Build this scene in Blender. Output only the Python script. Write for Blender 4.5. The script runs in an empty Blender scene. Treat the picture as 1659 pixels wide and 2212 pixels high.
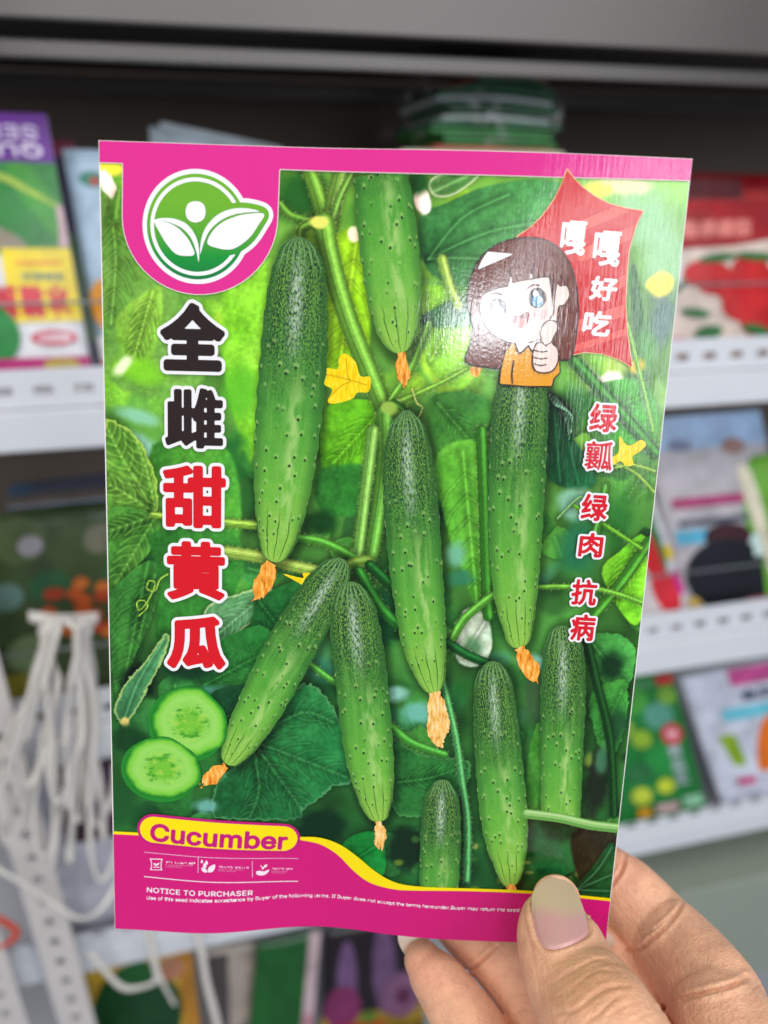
import bpy, bmesh, math, random
import numpy as np
from mathutils import Vector, Matrix
from mathutils.bvhtree import BVHTree

# =====================================================================
# CAMERA, WORLD, LAMPS, EXPOSURE
# =====================================================================
SC = bpy.context.scene
COL = SC.collection
PITCH = math.radians(22.0)
CAM = np.array([0.0, 0.0, 1.5])
FW = np.array([0.0, math.cos(PITCH), -math.sin(PITCH)])
UP = np.array([0.0, math.sin(PITCH), math.cos(PITCH)])
RT = np.array([1.0, 0.0, 0.0])
FPX, CX, CY = 1662.0, 829.5, 1106.0          # lens in units of a 1659 x 2212 picture

cam_data = bpy.data.cameras.new('camera')
cam = bpy.data.objects.new('camera', cam_data)
COL.objects.link(cam)
cam.location = CAM
cam.rotation_euler = (math.pi / 2 - PITCH, 0, 0)
cam_data.sensor_fit = 'VERTICAL'
cam_data.sensor_height = 36.0
cam_data.lens = 36.0 * FPX / 2212.0
cam_data.clip_start = 0.01
cam_data.clip_end = 50
cam_data.dof.use_dof = True
cam_data.dof.focus_distance = 0.187
cam_data.dof.aperture_fstop = cam_data.lens / 3.6
SC.camera = cam

world = bpy.data.worlds.new('World')
SC.world = world
world.use_nodes = True
wbg = world.node_tree.nodes['Background']
wbg.inputs[0].default_value = (0.80, 0.87, 1.0, 1)
wbg.inputs[1].default_value = 0.27


def area_lamp(name, loc, target, sx, sy, power, color, roll=0.0):
    ld = bpy.data.lights.new(name, 'AREA')
    ld.shape = 'RECTANGLE'
    ld.size, ld.size_y = sx, sy
    ld.energy = power
    ld.color = color
    o = bpy.data.objects.new(name, ld)
    COL.objects.link(o)
    o.location = loc
    o.rotation_euler = ((Vector(target) - Vector(loc)).to_track_quat('-Z', 'Y').to_matrix() @ Matrix.Rotation(roll, 3, 'Z')).to_euler()
    return o


AIM = (0.05, 0.19, 1.42)
# daylight of the shop front behind and to the right of the photographer
area_lamp('shop_front_daylight', (1.55, -1.65, 2.15), AIM, 1.5, 1.3, 26, (0.93, 0.97, 1.0))
# a bright window pane straight behind: its mirror image is the glare on the glossy packet
area_lamp('window_pane', (0.24, -1.9, 2.06), AIM, 0.40, 0.13, 7.5, (0.93, 0.97, 1.0))
area_lamp('glare_streak_lamp', (0.52, -1.9, 2.31), AIM, 0.46, 0.03, 2.2, (0.93, 0.97, 1.0), math.radians(28))  # slanted lamp added for the arc in the packet's glare
area_lamp('sheen_lamp', (1.06, -1.9, 2.12), AIM, 0.30, 0.85, 4.5, (0.90, 0.97, 1.0))  # lamp added for the sheen on the packet's right edge
# warm light from the left, from the rest of the shop
area_lamp('shop_interior_light', (-1.5, -0.9, 1.9), (-0.1, 0.5, 1.2), 0.9, 0.9, 10, (1.0, 0.93, 0.84))
# overhead fill added to brighten the hand and other upward faces
area_lamp('overhead_fill', (0.15, -0.35, 2.95), (0.1, 0.2, 1.4), 1.3, 1.0, 15, (1.0, 0.97, 0.93))

SC.view_settings.view_transform = 'Standard'
SC.view_settings.look = 'None'
SC.view_settings.exposure = 0.0
SC.view_settings.gamma = 1.0
SC.view_settings.use_curve_mapping = False
SC.cycles.use_denoising = True
SC.cycles.max_bounces = 8

# =====================================================================
# HELPERS
# =====================================================================
rng = np.random.default_rng(7)


def lin(c):
    c = np.asarray(c, float) / 255.0
    return np.where(c <= 0.04045, c / 12.92, ((c + 0.055) / 1.055) ** 2.4)


def cam_point(x, y, d):
    """point at depth d seen in direction (x, y) of the 1659 x 2212 picture"""
    return CAM + d * (FW + (x - CX) / FPX * RT - (y - CY) / FPX * UP)


def to_px(p):
    r = np.asarray(p) - CAM
    d = r @ FW
    return np.stack([CX + FPX * (r @ RT) / d, CY - FPX * (r @ UP) / d, d], -1)


def link(o, parent=None):
    COL.objects.link(o)
    if parent is not None:
        o.parent = parent
    return o


def mesh_obj(name, verts, faces, mat, parent=None, smooth=False):
    me = bpy.data.meshes.new(name)
    me.from_pydata([tuple(v) for v in verts], [], [tuple(f) for f in faces])
    if mat is not None:
        me.materials.append(mat)
    if smooth:
        me.polygons.foreach_set('use_smooth', [True] * len(me.polygons))
    me.update()
    return link(bpy.data.objects.new(name, me), parent)


def thing(name, label, cat, loc=(0, 0, 0), group=None):
    o = bpy.data.objects.new(name, None)
    o.empty_display_size = 0.01
    link(o)
    o.location = loc
    tag(o, label, cat, group)
    return o


def tag(o, label, cat, group=None):
    o['label'] = label
    o['category'] = cat
    if group:
        o['group'] = group
    return o


def cr(pts, closed=True, n=6):
    """Catmull-Rom curve through points"""
    p = np.asarray(pts, float)
    N = len(p)
    out = []
    segs = N if closed else N - 1
    for i in range(segs):
        if closed:
            a, b, c, d = p[(i - 1) % N], p[i], p[(i + 1) % N], p[(i + 2) % N]
        else:
            a, b, c, d = p[max(i - 1, 0)], p[i], p[i + 1], p[min(i + 2, N - 1)]
        for k in range(n):
            t = k / n
            out.append(0.5 * ((2 * b) + (-a + c) * t + (2 * a - 5 * b + 4 * c - d) * t * t + (-a + 3 * b - 3 * c + d) * t ** 3))
    if not closed:
        out.append(p[-1])
    return np.array(out)


def sstep(a, b, x):
    t = np.clip((x - a) / (b - a), 0, 1)
    return t * t * (3 - 2 * t)


def seg_dist(X, Y, pts, closed):
    d = np.full(X.shape, 1e9)
    n = len(pts)
    for i in range(n if closed else n - 1):
        ax, ay = pts[i]
        bx, by = pts[(i + 1) % n]
        ex, ey = bx - ax, by - ay
        L = ex * ex + ey * ey + 1e-12
        t = np.clip(((X - ax) * ex + (Y - ay) * ey) / L, 0, 1)
        d = np.minimum(d, (X - ax - t * ex) ** 2 + (Y - ay - t * ey) ** 2)
    return np.sqrt(d)


def sd_poly(X, Y, pts):
    d = seg_dist(X, Y, pts, True)
    ins = np.zeros(X.shape, bool)
    n = len(pts)
    for i in range(n):
        ax, ay = pts[i]
        bx, by = pts[(i + 1) % n]
        if ay == by:
            continue
        c = (ay > Y) != (by > Y)
        ins ^= c & (X < (bx - ax) * (Y - ay) / (by - ay) + ax)
    return np.where(ins, -d, d)


class Noise:
    def __init__(self, seed):
        self.g = np.random.default_rng(seed).random((256, 256))

    def at(self, x, y):
        xi, yi = np.floor(x).astype(int), np.floor(y).astype(int)
        fx, fy = x - xi, y - yi
        fx, fy = fx * fx * (3 - 2 * fx), fy * fy * (3 - 2 * fy)
        g = self.g
        a, b = g[xi & 255, yi & 255], g[(xi + 1) & 255, yi & 255]
        c, d = g[xi & 255, (yi + 1) & 255], g[(xi + 1) & 255, (yi + 1) & 255]
        return (a * (1 - fx) + b * fx) * (1 - fy) + (c * (1 - fx) + d * fx) * fy

    def fbm(self, x, y, o=4):
        s, a, t = 0, 1.0, 0
        for k in range(o):
            s = s + a * self.at(x * 2 ** k + 17 * k, y * 2 ** k + 31 * k)
            t += a
            a *= 0.5
        return s / t


NZ = Noise(3)
NZ2 = Noise(11)

# ------------------------------------------------ node material helper


class NT:
    def __init__(self, name):
        self.m = bpy.data.materials.new(name)
        self.m.use_nodes = True
        self.t = self.m.node_tree
        self.b = self.t.nodes['Principled BSDF']

    def new(self, kind, **kw):
        n = self.t.nodes.new(kind)
        for k, v in kw.items():
            setattr(n, k, v)
        return n

    def put(self, sock, v):
        if isinstance(v, bpy.types.NodeSocket):
            self.t.links.new(v, sock)
        elif isinstance(v, (tuple, list, np.ndarray)):
            v = tuple(float(q) for q in v)
            sock.default_value = v + (1.0,) if len(v) == 3 and sock.type == 'RGBA' else v
        else:
            sock.default_value = v

    def math(self, op, a, b=0.0, clamp=False):
        n = self.new('ShaderNodeMath', operation=op, use_clamp=clamp)
        self.put(n.inputs[0], a)
        self.put(n.inputs[1], b)
        return n.outputs[0]

    def step(self, x, a, b, inv=False):
        n = self.new('ShaderNodeMapRange', interpolation_type='SMOOTHSTEP')
        self.put(n.inputs['Value'], x)
        n.inputs['From Min'].default_value = a
        n.inputs['From Max'].default_value = b
        n.inputs['To Min'].default_value = 1.0 if inv else 0.0
        n.inputs['To Max'].default_value = 0.0 if inv else 1.0
        return n.outputs[0]

    def mix(self, f, a, b, mode='MIX'):
        n = self.new('ShaderNodeMix', data_type='RGBA', blend_type=mode)
        self.put(n.inputs['Factor'], f)
        self.put(n.inputs['A'], a)
        self.put(n.inputs['B'], b)
        return n.outputs['Result']

    def uv(self, name):
        return self.new('ShaderNodeUVMap', uv_map=name).outputs[0]

    def mapping(self, vec, scale, loc=(0, 0, 0)):
        n = self.new('ShaderNodeMapping')
        self.put(n.inputs['Vector'], vec)
        n.inputs['Scale'].default_value = scale
        n.inputs['Location'].default_value = loc
        return n.outputs[0]

    def noise(self, vec, scale, detail=3, rough=0.5):
        n = self.new('ShaderNodeTexNoise')
        if vec is not None:
            self.put(n.inputs['Vector'], vec)
        n.inputs['Scale'].default_value = scale
        n.inputs['Detail'].default_value = detail
        n.inputs['Roughness'].default_value = rough
        return n.outputs['Fac']

    def voro(self, vec, scale, rnd=1.0, flat=False):
        n = self.new('ShaderNodeTexVoronoi', voronoi_dimensions='2D' if flat else '3D')
        self.put(n.inputs['Vector'], vec)
        n.inputs['Scale'].default_value = scale
        n.inputs['Randomness'].default_value = rnd
        return n.outputs['Distance']

    def ramp(self, f, stops):
        n = self.new('ShaderNodeValToRGB')
        self.put(n.inputs[0], f)
        e = n.color_ramp.elements
        while len(e) < len(stops):
            e.new(0.5)
        for q, (p, c) in zip(e, stops):
            q.position = p
            q.color = (*lin(c), 1)
        return n.outputs[0]

    def bump(self, h, strength, dist):
        n = self.new('ShaderNodeBump')
        n.inputs['Strength'].default_value = strength
        n.inputs['Distance'].default_value = dist
        self.put(n.inputs['Height'], h)
        self.put(self.b.inputs['Normal'], n.outputs[0])

    def base(self, c):
        self.put(self.b.inputs['Base Color'], c)

    def set(self, **kw):
        for k, v in kw.items():
            self.put(self.b.inputs[k.replace('_', ' ')], v)


MATS = {}


def paint(name, rgb, rough=0.45, metal=0.0, var=0.06, scale=30):
    """plain coated or moulded surface with a little unevenness"""
    key = ('p', name)
    if key not in MATS:
        n = NT(name)
        co = n.new('ShaderNodeTexCoord').outputs['Object']
        f = n.noise(co, scale, 4)
        c = lin(rgb)
        n.base(n.mix(f, c * (1 - var), np.minimum(c * (1 + var), 1)))
        n.set(Roughness=n.math('ADD', n.math('MULTIPLY', f, 0.15), rough - 0.07), Metallic=metal)
        n.bump(n.noise(co, 220, 2), 0.08, 0.001)
        MATS[key] = n.m
    return MATS[key]


def film_finish(n):
    """glossy laminated paper: fine upright ripples, orange peel, clear coat"""
    uv = n.uv('face')
    rip = n.noise(n.mapping(uv, (150, 14, 1)), 1.0, 3, 0.55)
    peel = n.noise(n.mapping(uv, (210, 210, 1)), 1.0, 2, 0.5)
    broad = n.noise(n.mapping(uv, (9, 5, 1)), 1.0, 2)
    sx = n.new('ShaderNodeSeparateXYZ')
    n.put(sx.inputs[0], uv)
    crk = n.math('ADD', 0.5, n.math('MULTIPLY', n.step(sx.outputs[0], 0.6, 0.95), 1.3))
    h = n.math('ADD', n.math('MULTIPLY', rip, crk), n.math('MULTIPLY', peel, 0.35))
    h = n.math('ADD', h, n.math('MULTIPLY', broad, 3.0))
    n.bump(h, 0.32, 0.00016)
    n.set(Roughness=0.13)
    n.b.inputs['IOR'].default_value = 1.5


def ink(rgb):
    key = ('ink',) + tuple(rgb)
    if key not in MATS:
        n = NT('printed_ink_%d_%d_%d' % tuple(rgb))
        uv = n.uv('face')
        f = n.noise(n.mapping(uv, (260, 390, 1)), 1.0, 2)
        c = lin(rgb)
        n.base(n.mix(f, c * 0.94, np.minimum(c * 1.05, 1)))
        film_finish(n)
        MATS[key] = n.m
    return MATS[key]


# =====================================================================
# THE PACKET: a flat pouch, 130 x 195 mm, slightly bent
# =====================================================================
PW, PH = 130.0, 195.4                         # mm
_r1 = np.array([0.12993068, 0.00422992, -0.00035377])
_r2 = np.array([0.00879658, -0.19193246, -0.03543695])
_t = np.array([-0.07129019, 0.11047212, 0.20445953])


def _c2w(v):
    return v[0] * RT - v[1] * UP + v[2] * FW


PO = CAM + _c2w(_t)
EX = _c2w(_r1)
EX = EX / np.linalg.norm(EX)
EY = _c2w(_r2)
EY = EY / np.linalg.norm(EY)                  # the pouch is cut a hair out of square
EN = np.cross(EX, EY)                         # towards the photographer
EN = EN / np.linalg.norm(EN)
EXD, EYD = np.cross(EY, EN), np.cross(EN, EX)
EXD, EYD = EXD / (EXD @ EX), EYD / (EYD @ EY)


def bend(u, v):
    """height (mm) of the bent face above its flat plane; u, v in mm"""
    w = np.exp(-(v / 34.0) ** 2)
    d = -3.4 * w * np.exp(-((u - 54) / 19.0) ** 2)
    d = d + 0.9 * w * np.exp(-((u - 24) / 14.0) ** 2)
    arch = np.where(u > 55, np.sin(np.pi * np.clip((u - 55) / 75.0, -0.1, 1.1)), np.pi * (u - 55) / 75.0 * np.exp((u - 55) / 14.0))
    d = d + 1.5 * arch * sstep(50, 130, v)                       # the right half arches forward
    d = d + 0.30 * np.sin(v / 19.0) * np.sin(u / PW * math.pi)
    return d


def surf(u, v, lift=0.0):
    u, v = np.asarray(u, float), np.asarray(v, float)
    e = 0.5
    h = bend(u, v)
    hu = (bend(u + e, v) - bend(u - e, v)) / (2 * e)
    hv = (bend(u, v + e) - bend(u, v - e)) / (2 * e)
    nn = EN - hu[..., None] * EX - hv[..., None] * EY
    nn = nn / np.linalg.norm(nn, axis=-1, keepdims=True)
    return PO + 0.001 * (u[..., None] * EX + v[..., None] * EY + h[..., None] * EN) + 0.001 * lift * nn


def q(pts):
    """places read off the photograph -> mm on the packet's face"""
    p = np.atleast_2d(np.asarray(pts, float))
    r = FW + (p[:, :1] - CX) / FPX * RT - (p[:, 1:2] - CY) / FPX * UP
    h = np.zeros(len(p))
    for _ in range(6):
        o = PO + 0.001 * h[:, None] * EN
        t = ((o - CAM) @ EN) / (r @ EN)
        w = (CAM + t[:, None] * r - PO) * 1000
        u, v = w @ EXD, w @ EYD
        h = bend(u, v)
    return np.stack([u, v], -1)


L = 0.111                                     # mm per picture unit on the face
LAY = 0.045                                   # mm between print layers


def print_mesh(name, uv2, faces, layer, mat, parent, own=None):
    uv2 = np.asarray(uv2, float)
    V = surf(uv2[:, 0], uv2[:, 1], layer * LAY)
    me = bpy.data.meshes.new(name)
    me.from_pydata(V.tolist(), [], [tuple(int(i) for i in f) for f in faces])
    me.materials.append(mat)
    idx = np.empty(len(me.loops), np.int32)
    me.loops.foreach_get('vertex_index', idx)
    l = me.uv_layers.new(name='face')
    l.data.foreach_set('uv', (uv2[idx] / np.array([PW, PH])).astype(np.float32).ravel())
    if own is not None:
        for k, a in own.items():
            l = me.uv_layers.new(name=k)
            l.data.foreach_set('uv', np.asarray(a, np.float32)[idx].ravel())
    me.polygons.foreach_set('use_smooth', [True] * len(me.polygons))
    me.update()
    return link(bpy.data.objects.new(name, me), parent)


def march(F, x0, y0, cell):
    """region F < 0 on a grid as a mesh with clean cut edges"""
    F = np.where(np.abs(F) < 1e-6, 1e-6, F)
    ins = F < 0
    ny, nx = F.shape
    cid = np.full(F.shape, -1)
    jj, ii = np.nonzero(ins)
    cid[jj, ii] = np.arange(len(jj))
    V = [np.stack([x0 + ii * cell, y0 + jj * cell], -1)]
    cnt = ins[:-1, :-1].astype(int) + ins[1:, :-1] + ins[:-1, 1:] + ins[1:, 1:]
    fj, fi = np.nonzero(cnt == 4)
    faces = np.stack([cid[fj, fi], cid[fj, fi + 1], cid[fj + 1, fi + 1], cid[fj + 1, fi]], -1).tolist()
    ev, extra, base = {}, [], len(jj)
    mj, mi = np.nonzero((cnt > 0) & (cnt < 4))
    for j, i in zip(mj.tolist(), mi.tolist()):
        cs = ((j, i), (j, i + 1), (j + 1, i + 1), (j + 1, i))
        poly = []
        for k in range(4):
            a, b = cs[k], cs[(k + 1) % 4]
            fa, fb = F[a], F[b]
            if fa < 0:
                poly.append(cid[a])
            if (fa < 0) != (fb < 0):
                key = (a, b) if a < b else (b, a)
                if key not in ev:
                    t = fa / (fa - fb)
                    ev[key] = base + len(extra)
                    extra.append((x0 + (a[1] + t * (b[1] - a[1])) * cell, y0 + (a[0] + t * (b[0] - a[0])) * cell))
                poly.append(ev[key])
        if len(poly) > 2:
            faces.append(poly)
    if extra:
        V.append(np.array(extra))
    V = np.concatenate(V)
    used = np.zeros(len(V), bool)
    for f in faces:
        used[list(f)] = True
    mp = np.cumsum(used) - 1
    return V[used], [[mp[i] for i in f] for f in faces]


def print_field(name, fn, box, layer, mat, parent, cell=0.28):
    x0, y0, x1, y1 = box
    nx, ny = int((x1 - x0) / cell) + 2, int((y1 - y0) / cell) + 2
    X, Y = np.meshgrid(x0 + np.arange(nx) * cell, y0 + np.arange(ny) * cell)
    F = fn(X, Y)
    F = np.maximum(F, np.maximum(np.maximum(0.02 - X, X - PW + 0.02), np.maximum(0.02 - Y, Y - PH + 0.02)))
    V, faces = march(F, x0, y0, cell)
    if not faces:
        return None
    return print_mesh(name, V, faces, layer, mat, parent)


def print_poly(name, px, layer, rgb, parent, grow=0.0, smooth=0, cell=0.28, closed=True):
    p = q(px)
    if smooth:
        p = cr(p, True, smooth)
    g = grow * L
    box = (p[:, 0].min() - g - 0.6, p[:, 1].min() - g - 0.6, p[:, 0].max() + g + 0.6, p[:, 1].max() + g + 0.6)
    return print_field(name, lambda X, Y: sd_poly(X, Y, p) - g, box, layer, ink(rgb), parent, cell)


def print_stroke(name, px, width, layer, rgb, parent, smooth=4, cell=0.2):
    p = q(px)
    if smooth and len(p) > 2:
        p = cr(p, False, smooth)
    g = width * L / 2
    box = (p[:, 0].min() - g - 0.5, p[:, 1].min() - g - 0.5, p[:, 0].max() + g + 0.5, p[:, 1].max() + g + 0.5)
    return print_field(name, lambda X, Y: seg_dist(X, Y, p, False) - g, box, layer, ink(rgb), parent, cell)


def print_ellipse(name, c, rx, ry, rot, layer, rgb, parent, cell=0.2):
    a = np.linspace(0, 2 * np.pi, 28, endpoint=False)
    x, y = rx * np.cos(a), ry * np.sin(a)
    r = math.radians(rot)
    return print_poly(name, np.stack([c[0] + x * math.cos(r) - y * math.sin(r), c[1] + x * math.sin(r) + y * math.cos(r)], -1), layer, rgb, parent, cell=cell)


# ---- lettering ------------------------------------------------------
FONT = None
try:
    import os
    _fp = os.path.join(bpy.utils.system_resource('DATAFILES'), 'fonts', 'Inter.woff2')
    if os.path.exists(_fp):
        FONT = bpy.data.fonts.load(_fp)
except Exception:
    FONT = None


def text_mesh(s, res=3, spacing=1.0):
    cu = bpy.data.curves.new('lettering', 'FONT')
    cu.body = s
    cu.size = 1
    cu.resolution_u = res
    cu.space_character = spacing
    if FONT is not None and all(ord(c) < 256 for c in s):
        cu.font = FONT
    o = bpy.data.objects.new('lettering', cu)
    COL.objects.link(o)
    dg = bpy.context.evaluated_depsgraph_get()
    dg.update()
    me = bpy.data.meshes.new_from_object(o.evaluated_get(dg))
    bpy.data.objects.remove(o)
    bpy.data.curves.remove(cu)
    V = np.array([v.co[:2] for v in me.vertices])
    Fc = [tuple(p.vertices) for p in me.polygons]
    bpy.data.meshes.remove(me)
    return V, Fc


CAPH = float(text_mesh('H')[0][:, 1].max())


def glyph_field(V, Fc):
    """outside distance to the union of the letter's faces (0 inside)"""
    cnt = {}
    tris = []
    for f in Fc:
        for k in range(1, len(f) - 1):
            tris.append((f[0], f[k], f[k + 1]))
        for k in range(len(f)):
            e = (f[k], f[(k + 1) % len(f)])
            e = e if e[0] < e[1] else (e[1], e[0])
            cnt[e] = cnt.get(e, 0) + 1
    edges = [e for e, c in cnt.items() if c == 1]

    def fn(X, Y):
        d = np.full(X.shape, 1e9)
        for a, b in edges:
            ax, ay = V[a]
            ex, ey = V[b] - V[a]
            t = np.clip(((X - ax) * ex + (Y - ay) * ey) / (ex * ex + ey * ey + 1e-12), 0, 1)
            d = np.minimum(d, (X - ax - t * ex) ** 2 + (Y - ay - t * ey) ** 2)
        d = np.sqrt(d)
        ins = np.zeros(X.shape, bool)
        for a, b, c in tris:
            A, B, C = V[a], V[b], V[c]
            s1 = (B[0] - A[0]) * (Y - A[1]) - (B[1] - A[1]) * (X - A[0])
            s2 = (C[0] - B[0]) * (Y - B[1]) - (C[1] - B[1]) * (X - B[0])
            s3 = (A[0] - C[0]) * (Y - C[1]) - (A[1] - C[1]) * (X - C[0])
            ins |= ((s1 >= 0) & (s2 >= 0) & (s3 >= 0)) | ((s1 <= 0) & (s2 <= 0) & (s3 <= 0))
        return np.where(ins, -d, d)
    return fn


def fit_box(V, corners):
    """letter shape stretched to the place (TL, TR, BL) on the face, in mm"""
    tl, tr, bl = q(corners)
    lo, hi = V.min(0), V.max(0)
    w = (V - lo) / (hi - lo)
    return bl + w[:, :1] * (tr - tl) + w[:, 1:] * (tl - bl)


def big_char(name, ch, corners, bold, outline, layer, rgb, parent, label=None):
    V, Fc = text_mesh(ch, 4)
    P = fit_box(V, corners)
    fn = glyph_field(P, Fc)
    g = (bold + outline) * L
    box = (P[:, 0].min() - g - 0.5, P[:, 1].min() - g - 0.5, P[:, 0].max() + g + 0.5, P[:, 1].max() + g + 0.5)
    o = parent
    if outline:
        o = print_field(name, lambda X, Y: fn(X, Y) - g, box, layer, ink((238, 236, 238)), parent, 0.22)
        if label:
            o['label'] = label
    c = print_field('character_fill' if outline else name, lambda X, Y: fn(X, Y) - bold * L, box, layer + 1, ink(rgb), o, 0.2)
    return c


def text_line(name, s, left, right, cap, layer, rgb, parent, bold=0.0):
    """a straight line of print from left to right baseline points"""
    V, Fc = text_mesh(s, 2)
    a, b = q([left, right])
    ex = (b - a)
    W = V[:, 0].max() - V[:, 0].min()
    ln = np.linalg.norm(ex)
    ex = ex / ln
    ey = np.array([-ex[1], ex[0]])
    capu = CAPH if FONT is not None else 0.70
    P = a + (V[:, :1] - V[:, 0].min()) / W * ln * ex + V[:, 1:] / capu * cap * L * ey
    if bold:
        fn = glyph_field(P, Fc)
        g = bold * L
        box = (P[:, 0].min() - g - 0.4, P[:, 1].min() - g - 0.4, P[:, 0].max() + g + 0.4, P[:, 1].max() + g + 0.4)
        return print_field(name, lambda X, Y: fn(X, Y) - g, box, layer, ink(rgb), parent, 0.2)
    return print_mesh(name, P, Fc, layer, ink(rgb), parent)


packet = thing('seed_packet', 'glossy pink and green cucumber seed packet held between thumb and fingers', 'seed packet', tuple(PO))
PK = packet


def adopt():
    """parts are built in world places: undo the offset of their thing's empty"""
    bpy.context.view_layer.update()
    for o in SC.objects:
        if o.parent is not None and o.parent.type == 'EMPTY':
            o.matrix_parent_inverse = o.parent.matrix_basis.inverted()


# ---- pouch body -----------------------------------------------------
def build_pouch():
    nu, nv = 44, 66
    us, vs = np.linspace(-0.28, PW + 0.22, nu), np.linspace(-0.25, PH + 0.2, nv)
    U, V = np.meshgrid(us, vs)
    edge = np.minimum(np.minimum(U, PW - U), np.minimum(V, PH - V))
    th = 0.45 + 1.0 * sstep(0, 14, edge)
    A = surf(U, V, -0.05).reshape(-1, 3)
    B = (surf(U, V, 0) - 0.001 * th[..., None] * EN).reshape(-1, 3)
    N = nu * nv
    faces = []
    for j in range(nv - 1):
        for i in range(nu - 1):
            a = j * nu + i
            faces.append((a, a + 1, a + nu + 1, a + nu))
            faces.append((N + a, N + a + nu, N + a + nu + 1, N + a + 1))
    for i in range(nu - 1):
        a, b = i, (nv - 1) * nu + i
        faces.append((a, N + a, N + a + 1, a + 1))
        faces.append((b, b + 1, N + b + 1, N + b))
    for j in range(nv - 1):
        a, b = j * nu, j * nu + nu - 1
        faces.append((a, a + nu, N + a + nu, N + a))
        faces.append((b, N + b, N + b + nu, b + nu))
    o = mesh_obj('pouch', np.concatenate([A, B]), faces, paint('white_pouch_paper', (232, 226, 222), 0.5), PK)
    return o


build_pouch()


# printed fruit: (x, y, half width) from stalk to blossom end
FRUIT = [
    [(647, 512, 6), (646, 520, 22), (645, 545, 42), (644, 600, 57), (639, 700, 67), (628, 850, 70), (615, 1000, 66), (606, 1100, 55), (599, 1165, 42), (593, 1200, 24), (590, 1213, 6)],
    [(822, 374, 54), (830, 440, 57), (838, 510, 59), (848, 600, 58), (856, 685, 51), (861, 730, 37), (865, 752, 20), (867, 762, 5)],
    [(1128, 832, 52), (1123, 890, 59), (1118, 1000, 61), (1115, 1100, 59), (1113, 1200, 55), (1114, 1290, 47), (1118, 1350, 35), (1121, 1385, 20), (1123, 1399, 5)],
    [(1214, 1352, 10), (1214, 1366, 28), (1217, 1410, 45), (1216, 1500, 51), (1214, 1600, 49), (1212, 1700, 47), (1210, 1768, 46)],
    [(738, 1206, 8), (731, 1222, 28), (706, 1266, 47), (652, 1356, 55), (604, 1444, 56), (562, 1526, 52), (525, 1592, 43), (502, 1632, 29), (490, 1650, 8)],
    [(756, 1256, 8), (757, 1268, 26), (762, 1310, 49), (771, 1390, 58), (783, 1490, 59), (794, 1600, 57), (805, 1680, 50), (812, 1735, 37), (817, 1762, 20), (819, 1774, 5)],
    [(878, 886, 6), (878, 896, 18), (879, 925, 37), (881, 990, 52), (888, 1090, 58), (896, 1200, 58), (906, 1300, 55), (917, 1395, 49), (928, 1450, 37), (935, 1482, 20), (938, 1496, 5)],
    [(1064, 1428, 6), (1064, 1436, 20), (1065, 1468, 40), (1070, 1550, 50), (1078, 1650, 54), (1087, 1750, 55), (1095, 1825, 48), (1100, 1872, 35), (1102, 1900, 20), (1104, 1914, 5)],
    [(955, 1684, 6), (955, 1692, 20), (954, 1730, 40), (952, 1800, 47), (950, 1870, 47), (948, 1924, 46)],
]


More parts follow.
